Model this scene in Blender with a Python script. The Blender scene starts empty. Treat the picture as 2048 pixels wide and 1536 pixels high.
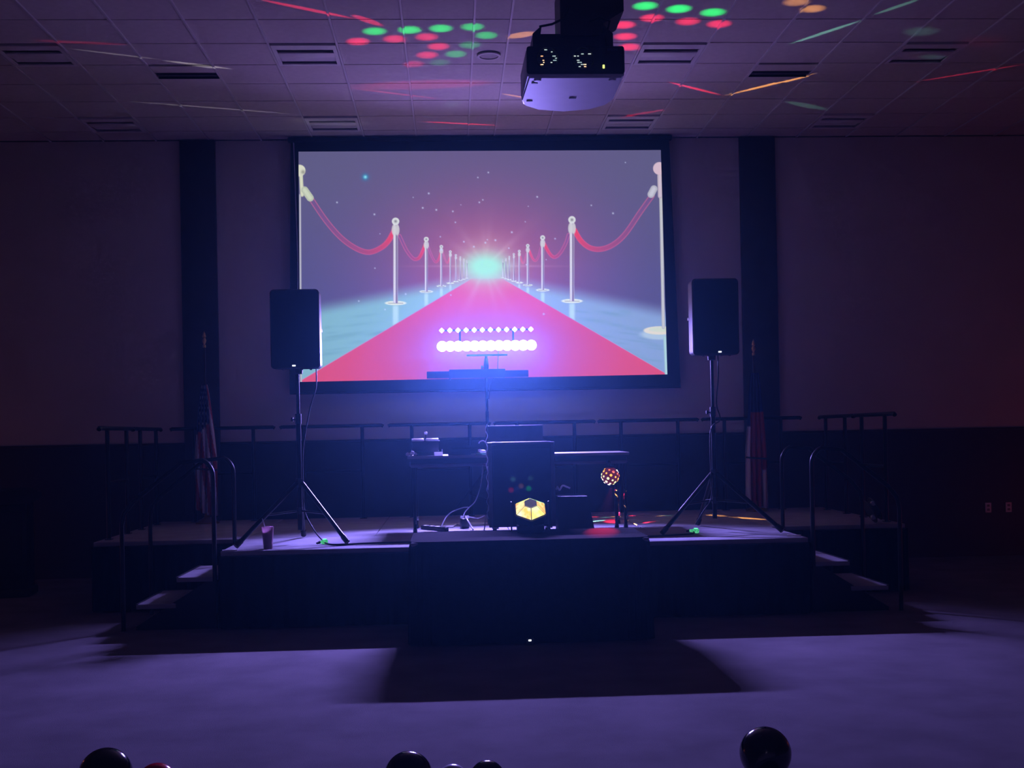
import bpy, bmesh, math, random
import numpy as np
from math import sin, cos, radians, pi, atan, atan2
from mathutils import Vector, Matrix
random.seed(7)
SC = bpy.context.scene
COL = SC.collection

# ------------------------------------------------------------------ camera, world, light, exposure
CAM_H = 1.613
psi, rho, th = atan(122/2370.0), radians(1.08), radians(0.3)
Fw = Vector((sin(psi)*cos(th), cos(psi)*cos(th), sin(th)))
r0 = Vector((cos(psi), -sin(psi), 0)); u0 = r0.cross(Fw)
Rt = r0*cos(rho) - u0*sin(rho); Up = u0*cos(rho) + r0*sin(rho)
cam = bpy.data.cameras.new('camera'); cam_o = bpy.data.objects.new('camera', cam); COL.objects.link(cam_o)
M3 = Matrix((Rt, Up, -Fw)).transposed()
cam_o.matrix_world = Matrix.Translation((0, 0, CAM_H)) @ M3.to_4x4()
cam.sensor_width = 36.0; cam.lens = 2370.0/2048*36.0
cam.shift_x = -1.75/2048; cam.shift_y = 85.3/2048
cam.clip_start = 0.05; cam.clip_end = 100
SC.camera = cam_o
cy = SC.cycles
cy.max_bounces = 3; cy.diffuse_bounces = 2; cy.glossy_bounces = 2; cy.transmission_bounces = 4; cy.volume_bounces = 0; cy.transparent_max_bounces = 4
cy.use_adaptive_sampling = True; cy.adaptive_threshold = 0.05; cy.adaptive_min_samples = 16
cy.caustics_reflective = False; cy.caustics_refractive = False
vs = SC.view_settings
vs.view_transform = 'Standard'; vs.look = 'None'; vs.exposure = 0.0; vs.gamma = 1.0; vs.use_curve_mapping = False

HAZE = 0.0019
W = bpy.data.worlds.new('hall_air'); SC.world = W; W.use_nodes = True
wn = W.node_tree.nodes; wl = W.node_tree.links
wn['Background'].inputs[0].default_value = (0.0, 0.0, 0.0, 1); wn['Background'].inputs[1].default_value = 0
vsn = wn.new('ShaderNodeVolumeScatter')
vsn.inputs['Color'].default_value = (0.2, 0.62, 1, 1); vsn.inputs['Density'].default_value = HAZE; vsn.inputs['Anisotropy'].default_value = 0.865
wl.new(vsn.outputs[0], wn['World Output'].inputs['Volume'])

def point(name, loc, col, watt, rad=0.1):
    l = bpy.data.lights.new(name, 'POINT'); l.color = col; l.energy = watt; l.shadow_soft_size = rad
    o = bpy.data.objects.new(name, l); COL.objects.link(o); o.location = loc; return o
def spot(name, loc, target, col, watt, deg, blend=0.5, rad=0.02, parent=None, xdir=None, ratio=1.0):
    l = bpy.data.lights.new(name, 'SPOT'); l.color = col; l.energy = watt; l.spot_size = radians(deg); l.spot_blend = blend; l.shadow_soft_size = rad
    o = bpy.data.objects.new(name, l); COL.objects.link(o)
    loc = Vector(loc); z = (loc - Vector(target)).normalized()
    x = Vector(xdir) if xdir is not None else Vector((1, 0, 0.001))
    x = (x - z*x.dot(z)).normalized(); y = z.cross(x)
    m = Matrix((x, y, z)).transposed().to_4x4()
    m = Matrix.Translation(loc) @ m @ Matrix.Diagonal((1, ratio, 1, 1))
    if parent is not None:
        o.parent = parent; o.matrix_parent_inverse = Matrix.Identity(4)
        o.matrix_basis = parent.matrix_basis.inverted() @ m
    else:
        o.matrix_basis = m
    return o
# unseen fill added behind the camera, then red uplights beyond the frame
point('rear_fill', (0.5, -3.5, 3.6), (0.48, 0.38, 0.75), 7, 0.5)
point('red_uplight_right', (8.4, 11.6, 0.5), (1.0, 0.10, 0.12), 7, 0.1)
point('red_uplight_left', (-6.9, 11.8, 0.6), (1.0, 0.24, 0.16), 4, 0.1)

# ------------------------------------------------------------------ materials (procedural)
def srgb(r, g, b):
    def f(c):
        c /= 255.0
        return c/12.92 if c <= 0.04045 else ((c+0.055)/1.055)**2.4
    return (f(r), f(g), f(b), 1)
MATS = {}
def mat(name, col, rough=0.6, metal=0.0, var=0.12, scale=12.0, bump=0.0, bscale=80.0, spec=0.5, alpha=None, emit=None, estr=0.0, trans=0.0):
    if name in MATS: return MATS[name]
    m = bpy.data.materials.new(name); m.use_nodes = True; nt = m.node_tree; b = nt.nodes['Principled BSDF']
    b.inputs['Roughness'].default_value = rough; b.inputs['Metallic'].default_value = metal
    b.inputs['Specular IOR Level'].default_value = spec
    tc = nt.nodes.new('ShaderNodeTexCoord')
    n = nt.nodes.new('ShaderNodeTexNoise'); n.inputs['Scale'].default_value = scale; n.inputs['Detail'].default_value = 5
    nt.links.new(tc.outputs['Object'], n.inputs['Vector'])
    rp = nt.nodes.new('ShaderNodeValToRGB')
    c = np.array(col[:3]); rp.color_ramp.elements[0].position = 0.3; rp.color_ramp.elements[1].position = 0.7
    rp.color_ramp.elements[0].color = (*np.clip(c*(1-var), 0, 1), 1); rp.color_ramp.elements[1].color = (*np.clip(c*(1+var), 0, 1), 1)
    nt.links.new(n.outputs['Fac'], rp.inputs['Fac']); nt.links.new(rp.outputs['Color'], b.inputs['Base Color'])
    if bump > 0:
        n2 = nt.nodes.new('ShaderNodeTexNoise'); n2.inputs['Scale'].default_value = bscale; n2.inputs['Detail'].default_value = 4
        nt.links.new(tc.outputs['Object'], n2.inputs['Vector'])
        bp = nt.nodes.new('ShaderNodeBump'); bp.inputs['Strength'].default_value = bump; bp.inputs['Distance'].default_value = 0.01
        nt.links.new(n2.outputs['Fac'], bp.inputs['Height']); nt.links.new(bp.outputs['Normal'], b.inputs['Normal'])
    if emit is not None:
        b.inputs['Emission Color'].default_value = emit; b.inputs['Emission Strength'].default_value = estr
    if trans > 0:
        b.inputs['Transmission Weight'].default_value = trans
    MATS[name] = m; return m
def emat(name, col, s, hot=None, scale=30.0):
    """a lit lens: emission broken up by a noise between two colours"""
    if name in MATS: return MATS[name]
    m = bpy.data.materials.new(name); m.use_nodes = True; nt = m.node_tree
    for n in list(nt.nodes): nt.nodes.remove(n)
    out = nt.nodes.new('ShaderNodeOutputMaterial'); e = nt.nodes.new('ShaderNodeEmission'); e.inputs['Strength'].default_value = s
    tc = nt.nodes.new('ShaderNodeTexCoord'); no = nt.nodes.new('ShaderNodeTexNoise'); no.inputs['Scale'].default_value = scale
    rp = nt.nodes.new('ShaderNodeValToRGB'); rp.color_ramp.elements[0].position = 0.38; rp.color_ramp.elements[1].position = 0.62
    rp.color_ramp.elements[0].color = col; rp.color_ramp.elements[1].color = hot or col
    nt.links.new(tc.outputs['Object'], no.inputs['Vector']); nt.links.new(no.outputs['Fac'], rp.inputs['Fac'])
    nt.links.new(rp.outputs['Color'], e.inputs['Color']); nt.links.new(e.outputs[0], out.inputs['Surface'])
    m.cycles.emission_sampling = 'NONE'
    MATS[name] = m; return m

PAINT = mat('wall_paint', srgb(196, 188, 180), 0.8, var=0.04, scale=2.5, bump=0.12, bscale=180)
WAINS = mat('dark_wainscot_wood', srgb(24, 19, 19), 0.55, var=0.25, scale=7, bump=0.1)
PILAS = mat('dark_pilaster_wood', srgb(38, 32, 34), 0.6, var=0.2, scale=6)
CARPET = mat('hall_carpet', srgb(112, 106, 110), 0.95, var=0.16, scale=2.2, bump=0.5, bscale=260, spec=0.1)
TILE = mat('acoustic_tile', srgb(205, 198, 192), 0.9, var=0.05, scale=9, bump=0.35, bscale=160, spec=0.2)
GRID = mat('white_tee_bar', srgb(205, 202, 200), 0.6, var=0.02)
SLOTM = mat('black_diffuser', srgb(16, 15, 18), 0.6)
LOUV = mat('white_troffer_steel', srgb(215, 212, 212), 0.4, var=0.03)
LOUVD = mat('dark_perforated_basket', srgb(80, 76, 82), 0.6)
BLACKP = mat('black_plastic', srgb(26, 26, 29), 0.45, var=0.15, bump=0.1, bscale=300)
GRILLE = mat('black_speaker_grille', srgb(20, 20, 23), 0.6, var=0.25, scale=300)
CAB = mat('black_speaker_cabinet', srgb(44, 44, 48), 0.55, var=0.1, bump=0.15, bscale=220)
STEEL = mat('black_steel_tube', srgb(8, 8, 10), 0.36, spec=0.3, metal=0.0, var=0.1)
CHROME = mat('worn_steel', srgb(170, 170, 176), 0.3, metal=0.9, var=0.08)
DECK = mat('stage_deck_carpet', srgb(162, 160, 164), 0.9, var=0.1, scale=5, bump=0.3, bscale=240, spec=0.15)
TRIMD = mat('black_deck_trim', srgb(22, 22, 24), 0.5)
SKIRT = mat('black_stage_skirt', srgb(12, 12, 14), 0.9, var=0.2, scale=14, spec=0.1)
CLOTH = mat('black_table_cloth', srgb(15, 15, 18), 1.0, var=0.2, scale=20, bump=0.2, spec=0.02)
WHITEP = mat('white_plastic', srgb(225, 225, 228), 0.45, var=0.04)
GREYP = mat('grey_plastic', srgb(120, 120, 126), 0.5, var=0.08)
PROJW = mat('off_white_projector_shell', srgb(225, 225, 230), 0.45, var=0.03)
CORD = mat('black_rubber_cord', srgb(20, 20, 22), 0.5)
WCORD = mat('pale_cord', srgb(190, 190, 196), 0.45)
BALB = mat('black_latex', srgb(10, 10, 14), 0.12, var=0.1, spec=0.6)
BALR = mat('red_latex', srgb(200, 14, 50), 0.15, var=0.05, spec=0.6)
BALW = mat('silver_latex', srgb(225, 225, 232), 0.2, metal=0.0, var=0.05)
BRASS = mat('brass', srgb(190, 160, 100), 0.3, metal=0.9, var=0.1)
WOODD = mat('dark_lectern_wood', srgb(30, 21, 18), 0.5, var=0.3, scale=8)
TABLE = mat('grey_folding_table', srgb(150, 148, 152), 0.5, var=0.06)
TABLED = mat('dark_table_frame', srgb(112, 108, 120), 0.5, var=0.1)
ALU = mat('aluminium_edge', srgb(112, 110, 122), 0.6, metal=0.2, var=0.08)
CASE = mat('black_case_laminate', srgb(28, 28, 34), 0.5, var=0.1)
SCRB = mat('black_screen_border', srgb(14, 14, 17), 0.8, var=0.1)
def lucent(name, col, f=0.6):
    m = bpy.data.materials.new(name); m.use_nodes = True; nt = m.node_tree; b = nt.nodes['Principled BSDF']; out = nt.nodes['Material Output']
    b.inputs['Base Color'].default_value = col; b.inputs['Roughness'].default_value = 0.2
    tr = nt.nodes.new('ShaderNodeBsdfTranslucent'); mx = nt.nodes.new('ShaderNodeMixShader'); mx.inputs[0].default_value = f
    nz = nt.nodes.new('ShaderNodeTexNoise'); nz.inputs['Scale'].default_value = 25; hs = nt.nodes.new('ShaderNodeMix'); hs.data_type = 'RGBA'; hs.inputs['Factor'].default_value = 0.2
    hs.inputs['A'].default_value = col; nt.links.new(nz.outputs['Color'], hs.inputs['B']); nt.links.new(hs.outputs['Result'], tr.inputs['Color'])
    nt.links.new(b.outputs[0], mx.inputs[1]); nt.links.new(tr.outputs[0], mx.inputs[2]); nt.links.new(mx.outputs[0], out.inputs['Surface']); return m
PAPER = lucent('thin_white_stuff', srgb(235, 235, 238), 0.55)
PALEC = lucent('pale_cord', srgb(205, 205, 212), 0.4)
MINT = lucent('mint_plastic', srgb(190, 240, 215), 0.55)
CUPM = lucent('clear_cup', srgb(230, 190, 205), 0.7)
DRINK = mat('red_drink', srgb(170, 30, 50), 0.2, var=0.1, trans=0.3)

# ------------------------------------------------------------------ mesh helpers
class G:
    def __init__(s): s.bm = bmesh.new()
    def box(s, c, d, bev=0.0, seg=2, rot=None):
        r = bmesh.ops.create_cube(s.bm, size=1.0); vs_ = r['verts']
        bmesh.ops.scale(s.bm, vec=d, verts=vs_)
        if bev > 0:
            es = list({e for v in vs_ for e in v.link_edges})
            rb = bmesh.ops.bevel(s.bm, geom=es, offset=bev, segments=seg, profile=0.5, affect='EDGES')
            vs_ = list({v for f in rb['faces'] for v in f.verts} | {v for v in vs_ if v.is_valid})
        if rot is not None: bmesh.ops.rotate(s.bm, cent=(0, 0, 0), matrix=rot, verts=vs_)
        bmesh.ops.translate(s.bm, vec=c, verts=vs_); return s
    def tube(s, pts, r, seg=10, cap=True):
        pts = [Vector(p) for p in pts]; n = len(pts); rs = r if isinstance(r, (list, tuple)) else [r]*n
        t0 = (pts[1]-pts[0]).normalized(); a = Vector((0, 0, 1)) if abs(t0.z) < 0.9 else Vector((1, 0, 0))
        nx = t0.cross(a).normalized(); rings = []
        for i in range(n):
            t = (pts[min(i+1, n-1)] - pts[max(i-1, 0)]).normalized()
            nx = (nx - t*nx.dot(t)).normalized(); ny = t.cross(nx)
            rings.append([s.bm.verts.new(pts[i] + (nx*cos(2*pi*k/seg) + ny*sin(2*pi*k/seg))*rs[i]) for k in range(seg)])
        for i in range(n-1):
            for k in range(seg): s.bm.faces.new((rings[i][k], rings[i][(k+1) % seg], rings[i+1][(k+1) % seg], rings[i+1][k]))
        if cap: s.bm.faces.new(rings[0][::-1]); s.bm.faces.new(rings[-1])
        return s
    def lathe(s, prof, seg=24, c=(0, 0, 0), rot=None):
        rings = []; new = []
        for (r, z) in prof:
            ring = [s.bm.verts.new((r*cos(2*pi*k/seg), r*sin(2*pi*k/seg), z)) for k in range(seg)] if r > 1e-5 else [s.bm.verts.new((0, 0, z))]
            rings.append(ring); new += ring
        for a, b in zip(rings, rings[1:]):
            for k in range(seg):
                k2 = (k+1) % seg
                if len(a) == 1 and len(b) == 1: continue
                if len(a) == 1: s.bm.faces.new((a[0], b[k2], b[k]))
                elif len(b) == 1: s.bm.faces.new((a[k], a[k2], b[0]))
                else: s.bm.faces.new((a[k], a[k2], b[k2], b[k]))
        if rot is not None: bmesh.ops.rotate(s.bm, cent=(0, 0, 0), matrix=rot, verts=new)
        bmesh.ops.translate(s.bm, vec=c, verts=new); return s
    def prism(s, poly, z0, z1, axis='z'):
        def P(p, z): return {'z': (p[0], p[1], z), 'y': (p[0], z, p[1]), 'x': (z, p[0], p[1])}[axis]
        a = [s.bm.verts.new(P(p, z0)) for p in poly]; b = [s.bm.verts.new(P(p, z1)) for p in poly]; n = len(poly)
        for i in range(n): s.bm.faces.new((a[i], a[(i+1) % n], b[(i+1) % n], b[i]))
        s.bm.faces.new(a[::-1]); s.bm.faces.new(b); return s
    def faces(s, verts, faces):
        vv = [s.bm.verts.new(v) for v in verts]
        for f in faces: s.bm.faces.new([vv[i] for i in f])
        return s
    def grid(s, fn, nu, nv):
        vv = [[s.bm.verts.new(fn(i/nu, j/nv)) for i in range(nu+1)] for j in range(nv+1)]
        for j in range(nv):
            for i in range(nu): s.bm.faces.new((vv[j][i], vv[j][i+1], vv[j+1][i+1], vv[j+1][i]))
        return s
    def mesh(s, name, smooth=True, ang=38):
        bmesh.ops.recalc_face_normals(s.bm, faces=s.bm.faces)
        me = bpy.data.meshes.new(name); s.bm.to_mesh(me); s.bm.free()
        if smooth:
            me.polygons.foreach_set('use_smooth', [True]*len(me.polygons)); me.set_sharp_from_angle(angle=radians(ang))
        return me
def obj(name, me, material=None, parent=None, loc=(0, 0, 0), rot=(0, 0, 0)):
    if isinstance(me, G): me = me.mesh(name)
    o = bpy.data.objects.new(name, me); COL.objects.link(o); o.location = loc; o.rotation_euler = rot
    if material is not None and not me.materials: me.materials.append(material)
    if parent is not None: o.parent = parent
    return o
def tag(o, label, cat, group=None):
    o['label'] = label; o['category'] = cat
    if group: o['group'] = group
    return o
def thing(name, label, cat, loc=(0, 0, 0), rotz=0.0, group=None):
    o = bpy.data.objects.new(name, None); COL.objects.link(o); o.location = loc; o.rotation_euler = (0, 0, rotz); o.empty_display_size = 0.1
    o.matrix_basis = Matrix.Translation(loc) @ Matrix.Rotation(rotz, 4, 'Z')
    return tag(o, label, cat, group)
def struct(o, label=None):
    o['kind'] = 'structure'
    if label: o['label'] = label
    return o
def dup(root, loc, label, rotz=None):
    r = root.copy(); COL.objects.link(r); r.location = loc; r['label'] = label
    if rotz is not None: r.rotation_euler = (0, 0, rotz)
    for ch in list(root.children):
        c = ch.copy(); COL.objects.link(c); c.parent = r
        for g in ch.children:
            d = g.copy(); COL.objects.link(d); d.parent = c
    return r

# ------------------------------------------------------------------ the room
WALL_Y, CEIL = 14.2, 5.143
XL, XR, YF = -7.6, 9.2, -6.5
struct(obj('floor', G().box(((XL+XR)/2, (YF+WALL_Y)/2, -0.05), (XR-XL, WALL_Y-YF, 0.1)), CARPET), 'grey patterned hall carpet in front of the stage')
wb = struct(obj('wall_back', G().box(((XL+XR)/2, WALL_Y+0.1, CEIL/2), (XR-XL, 0.2, CEIL)), PAINT), 'pale painted wall behind the stage')
struct(obj('wall_left', G().box((XL-0.1, (YF+WALL_Y)/2, CEIL/2), (0.2, WALL_Y-YF, CEIL)), PAINT))
struct(obj('wall_right', G().box((XR+0.1, (YF+WALL_Y)/2, CEIL/2), (0.2, WALL_Y-YF, CEIL)), PAINT))
struct(obj('wall_front', G().box(((XL+XR)/2, YF-0.1, CEIL/2), (XR-XL, 0.2, CEIL)), PAINT))
# wainscot and pilasters on the rear wall
tw = struct(obj('trim_1', G().box(((XL+XR)/2, WALL_Y-0.012, 0.77), (XR-XL, 0.024, 1.54)), WAINS), 'dark wainscot along the lower rear wall')
obj('cap_rail', G().box(((XL+XR)/2, WALL_Y-0.02, 1.553), (XR-XL, 0.04, 0.03), 0.006), WAINS, tw)
for i, (a, b, lab) in enumerate(((-3.15, -2.738, 'dark vertical pilaster left of the screen'), (3.535, 3.968, 'dark vertical pilaster right of the screen'))):
    struct(obj('trim_%d' % (i+2), G().box(((a+b)/2, WALL_Y-0.03, CEIL/2), (b-a, 0.06, CEIL-0.002), 0.006), PILAS), lab)
# suspended ceiling: slab, tee grid, tiles
ce = struct(obj('ceiling', G().box(((XL+XR)/2, (YF+WALL_Y)/2, CEIL+0.16), (XR-XL, WALL_Y-YF, 0.2)), TILE), 'suspended acoustic tile ceiling')
TS = 0.6135
xl = [0.256 - TS*k for k in range(13)][::-1] + [0.569 + TS*k for k in range(15)]
yl = [10.11 + TS*k for k in range(-3, 7)]
ylines = yl + [WALL_Y]
tee_d = G().box((0, 0, 0.008), (0.018, 1, 0.016)).mesh('tee_bar', False)
tee_l = G().box((0, 0, 0.008), (1, 0.018, 0.016)).mesh('tee_bar', False)
Y0, Y1 = ylines[0], WALL_Y
tee_d.materials.append(GRID); tee_l.materials.append(GRID)
for x in xl:
    o = obj('tee_bar', tee_d, None, ce, (x, (Y0+Y1)/2, CEIL-0.004)); o.scale = (1, Y1-Y0, 1)
for y in yl:
    o = obj('tee_bar', tee_l, None, ce, ((xl[0]+xl[-1])/2, y, CEIL+0.016)); o.scale = (xl[-1]-xl[0], 1, 1)
FIX = {(-4.037, 0), (-1.584, 0), (1.796, 0), (4.250, 0)}
fix_x = [-4.037, -1.584, 1.796, 4.250]; fix_y = [10.11+TS, 10.11+5*TS]
slot_x = [-2.811, 3.023]; slot_y = 10.11+2*TS
def is_cell(v, lst): return any(abs(v-q) < 0.03 for q in lst)
tile_me = G().box((0, 0, 0.012), (1, 1, 0.02), 0.0).mesh('ceiling_tile', False); tile_me.materials.append(TILE)
for i in range(len(xl)-1):
    for j in range(len(ylines)-1):
        x0, x1, y0, y1 = xl[i], xl[i+1], ylines[j], ylines[j+1]
        if is_cell(x0, fix_x) and is_cell(y0, fix_y): continue
        if is_cell(x0, slot_x) and abs(y0-slot_y) < 0.03: continue
        o = obj('ceiling_tile', tile_me, None, ce, ((x0+x1)/2, (y0+y1)/2, CEIL+0.008 + random.uniform(-0.001, 0.001)))
        o.scale = (x1-x0-0.02, y1-y0-0.018, 1)
# plain ceiling nearer than the frame shows
obj('near_ceiling_panel', G().box(((XL+XR)/2, (YF+Y0)/2, CEIL+0.02), (XR-XL, Y0-YF, 0.03)), TILE, ce)
obj('side_ceiling_panel', G().box(((XL+xl[0])/2, (Y0+Y1)/2, CEIL+0.02), (xl[0]-XL, Y1-Y0, 0.03)), TILE, ce)
obj('side_ceiling_panel', G().box(((XR+xl[-1])/2, (Y0+Y1)/2, CEIL+0.02), (XR-xl[-1], Y1-Y0, 0.03)), TILE, ce)

# recessed troffers (switched off)
def make_troffer(label, loc):
    t = thing('ceiling_light', label, 'light', loc, 0, 'unlit recessed ceiling lights')
    h = TS/2-0.014; g = G()
    g.box((0, 0, 0.10), (2*h, 2*h, 0.01))
    for s in (-1, 1):
        g.box((s*(h-0.004), 0, 0.05), (0.008, 2*h, 0.11)); g.box((0, s*(h-0.004), 0.05), (2*h, 0.008, 0.11))
    obj('housing', g, LOUV, t)
    g = G()
    for s in (-1, 1): g.box((s*(h-0.018), 0, 0.0), (0.036, 2*h, 0.012)); 
    g.box((0, -h+0.06, 0.0), (2*h, 0.12, 0.014)); g.box((0, h-0.02, 0.0), (2*h, 0.04, 0.012))
    obj('rim', g, LOUV, t)
    obj('centre_baffle', G().box((0, 0.0, 0.006), (2*h-0.07, 0.13, 0.018), 0.004), LOUV, t)
    obj('reflector', G().box((0, 0.15, 0.022), (2*h-0.07, 0.17, 0.01)), LOUV, t)
    for s in (-0.11, 0.245): obj('lamp_slot', G().box((0, s, 0.05), (2*h-0.08, 0.05, 0.02)), LOUVD, t)
    return t
tl = ['unlit ceiling light left of the projector, nearer row', 'unlit ceiling light behind the projector to its right, nearer row',
      'dim unlit ceiling light at far left, nearer row', 'dim unlit ceiling light at far right, nearer row',
      'unlit ceiling light above the left screen edge, row by the wall', 'unlit ceiling light above the right screen half, row by the wall',
      'dim unlit ceiling light at far left, row by the wall', 'dim unlit ceiling light at far right, row by the wall']
tr0 = make_troffer(tl[0], (-1.584+TS/2, fix_y[0]+TS/2, CEIL))
order = [(1, 0), (2, 0), (0, 0), (3, 0), (1, 1), (2, 1), (0, 1), (3, 1)]
for k, (a, b) in enumerate(order):
    if k: dup(tr0, (fix_x[a]+TS/2, fix_y[b]+TS/2, CEIL), tl[k])
# linear slot diffusers
for x, lab in zip(slot_x, ('black linear air slot in the ceiling, left of the projector', 'black linear air slot in the ceiling, right of the projector')):
    t = thing('air_diffuser', lab, 'vent', (x+TS/2, slot_y+TS/2, CEIL), 0, 'linear air slots')
    h = TS-0.028
    obj('panel', G().box((0, -0.19, 0.006), (h, h-0.38, 0.014)), TILE, t); obj('panel', G().box((0, 0.19, 0.006), (h, h-0.38, 0.014)), TILE, t)
    obj('slot_throat', G().box((0, 0, 0.05), (h, 0.2, 0.01)), SLOTM, t)
    for y in (-0.09, 0.0, 0.09): obj('slat', G().box((0, y, 0.012), (h, 0.018, 0.03), 0.003), ALU if y == 0.0 else SLOTM, t)
    obj('slot_side', G().box((0, -0.098, 0.03), (h, 0.006, 0.05)), SLOTM, t); obj('slot_side', G().box((0, 0.098, 0.03), (h, 0.006, 0.05)), SLOTM, t)
t = thing('ceiling_speaker', 'small round flush speaker in the ceiling left of the projector', 'speaker', (0.41, 11.05, CEIL))
obj('rim', G().lathe([(0.085, -0.002), (0.088, -0.012), (0.108, -0.010), (0.112, 0.0)], 32), GRID, t)
obj('grille', G().lathe([(0, -0.008), (0.06, -0.007), (0.087, -0.003), (0.088, 0.0)], 32), mat('grey_grille', srgb(150, 146, 148), 0.6), t)

# ------------------------------------------------------------------ projection screen with its picture
SCR_Y = 14.06
ps = thing('projection_screen', 'large wall projection screen showing a red carpet between rope posts', 'screen', (0.41, SCR_Y, 2.13))
def sv(x, z, dy=0): return (x-0.41, dy, z-2.13)
g = G()
quad = [(-1.835, 5.10), (2.665, 5.10), (2.745, 2.135), (-1.90, 2.135)]
a = [sv(x, z, 0.006) for x, z in quad]; b = [sv(x, z, 0.05) for x, z in quad]
g.faces(a+b, [(0, 1, 2, 3), (7, 6, 5, 4)] + [(i, i+4, (i+1) % 4+4, (i+1) % 4) for i in range(4)])
obj('black_border', g, SCRB, ps)
obj('housing', G().box(sv(0.415, 5.112, 0.01), (4.56, 0.09, 0.05), 0.008), SCRB, ps)
obj('weight_bar', G().tube([sv(-1.9, 2.13, 0.02), sv(2.745, 2.13, 0.02)], 0.018), SCRB, ps)
obj('tension_cord', G().tube([sv(-1.80, 5.08, -0.004), sv(-1.775, 3.7, -0.004), sv(-1.80, 2.15, -0.004)], 0.006, 6), WCORD, ps)

def picture(x, y):
    """colours (sRGB 0..255) of the projected still, in picture coordinates x 597..1335, y 300..765"""
    x = x.copy(); y = y.copy(); sh = x.shape
    C = np.zeros(sh+(3,))
    def c3(*c): return np.array(c, float)
    def mix(a, col, m):
        m = np.clip(m, 0, 1)[..., None]; return a*(1-m) + col*m
    def sm(e0, e1, v):
        t = np.clip((v-e0)/(e1-e0), 0, 1); return t*t*(3-2*t)
    rng = np.random.RandomState(3)
    C[:] = c3(97, 96, 134); C = mix(C, c3(84, 86, 138), sm(320, 600, y))
    C = mix(C, c3(106, 90, 136), 0.5*np.exp(-((x-968)/330)**2))
    rr = ((x-968)/205)**2 + ((y-530)/140)**2
    C = mix(C, c3(184, 92, 124), 0.9*np.exp(-rr))
    # polished floor
    edge = np.where(x < 968, 615-(x-640)*0.202, 560+(x-1030)*0.205)
    wav = 2.0*np.sin(x*0.05+1) + 1.5*np.sin(x*0.11)
    fl = np.where(x < 968, 1.0, 0.0)[..., None]*c3(132, 186, 202) + np.where(x < 968, 0.0, 1.0)[..., None]*c3(138, 165, 213)
    near = np.exp(-(np.abs(x-968)/120))
    fl = mix(fl, c3(196, 226, 238), near*0.9)
    m = sm(-16, 22, y-edge); C = mix(C, fl, m)
    for _ in range(46):
        cx = rng.choice([rng.uniform(645, 790), rng.uniform(1150, 1330)]); cy = rng.uniform(618, 735); lx = rng.uniform(12, 34); ly = rng.uniform(2, 4.5)
        d = np.exp(-((x-cx)/lx)**2 - ((y-cy-0.12*(x-cx)*(-1 if cx < 968 else 1))/ly)**2); C = mix(C, c3(112, 160, 182), 0.26*d*m)
    # post reflections
    for px, w, yb, ln in ((789, 6, 612, 55), (850, 4, 588, 32), (880, 3, 577, 20), (898, 2.2, 570, 12), (1142, 6, 608, 55), (1083, 4, 586, 32), (1053, 3, 575, 20), (1036, 2.2, 569, 12)):
        k = np.exp(-np.abs((x-px)/w)**4)*sm(yb-3, yb+3, y)*(1-sm(yb+ln*0.3, yb+ln*1.6, y)); C = mix(C, c3(205, 238, 242), 0.8*k)
    # carpet
    le = 600 + (763-y)*(337/203.0); re = 1335 - (750-y)*(333/192.0)
    mc = sm(-1, 1, x-le)*sm(-1, 1, re-x)*sm(556, 560, y)
    cp = np.zeros_like(C); cp[:] = c3(226, 84, 118)
    cp = mix(cp, c3(236, 84, 124), np.exp(-((y-575)/60)**2)); cp = mix(cp, c3(182, 70, 104), 0.9*np.exp(-((x-968)/170)**2)*sm(600, 690, y))  # carpet painted less red around the light bar, offsetting its glow
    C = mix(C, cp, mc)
    ed = np.minimum(np.abs(x-le), np.abs(re-x)); C = mix(C, c3(190, 170, 215), 0.8*np.exp(-(ed/1.3)**2)*sm(558, 566, y))
    # ropes
    def rope(pts, hw, colA, colB):
        nonlocal C
        best = np.full(sh, 1e9); tt = np.zeros(sh); P = np.array(pts, float)
        fine = []
        for i in range(len(P)-1):
            p0 = P[max(i-1, 0)]; p1 = P[i]; p2 = P[i+1]; p3 = P[min(i+2, len(P)-1)]
            for t in np.linspace(0, 1, 6)[:-1]:
                fine.append(0.5*((2*p1)+(-p0+p2)*t+(2*p0-5*p1+4*p2-p3)*t*t+(-p0+3*p1-3*p2+p3)*t**3))
        fine.append(P[-1]); Fp = np.array(fine)
        x0, x1, y0, y1 = Fp[:, 0].min()-8, Fp[:, 0].max()+8, Fp[:, 1].min()-8, Fp[:, 1].max()+8
        sel = (x > x0) & (x < x1) & (y > y0) & (y < y1)
        xs, ys = x[sel], y[sel]; bb = np.full(xs.shape, 1e9); tb = np.zeros(xs.shape)
        for i in range(len(Fp)-1):
            a_, b_ = Fp[i], Fp[i+1]; d = b_-a_; L = d@d+1e-9
            t = np.clip(((xs-a_[0])*d[0]+(ys-a_[1])*d[1])/L, 0, 1); dd = np.hypot(xs-a_[0]-t*d[0], ys-a_[1]-t*d[1])
            k = dd < bb; bb[k] = dd[k]; tb[k] = ((i+t)/(len(Fp)-1))[k]
        best[sel] = bb; tt[sel] = tb
        col = colA*(1-tt[..., None]) + colB*tt[..., None]
        body = 1-sm(hw-0.7, hw+0.7, best); op = 0.55+0.45*tt
        C = mix(C, col, body*op)
        C = mix(C, c3(228, 110, 150), 0.7*np.exp(-((best-hw+0.8)/0.9)**2)*(1-0.5*tt))
    dim, red = c3(128, 84, 150), c3(246, 70, 92)
    rope([(622, 398), (650, 440), (680, 475), (710, 497), (736, 505), (760, 496), (775, 482), (787, 460)], 5.2, dim, red)
    rope([(797, 472), (810, 500), (822, 516), (830, 519), (838, 513), (848, 490)], 3.4, dim, red)
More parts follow.
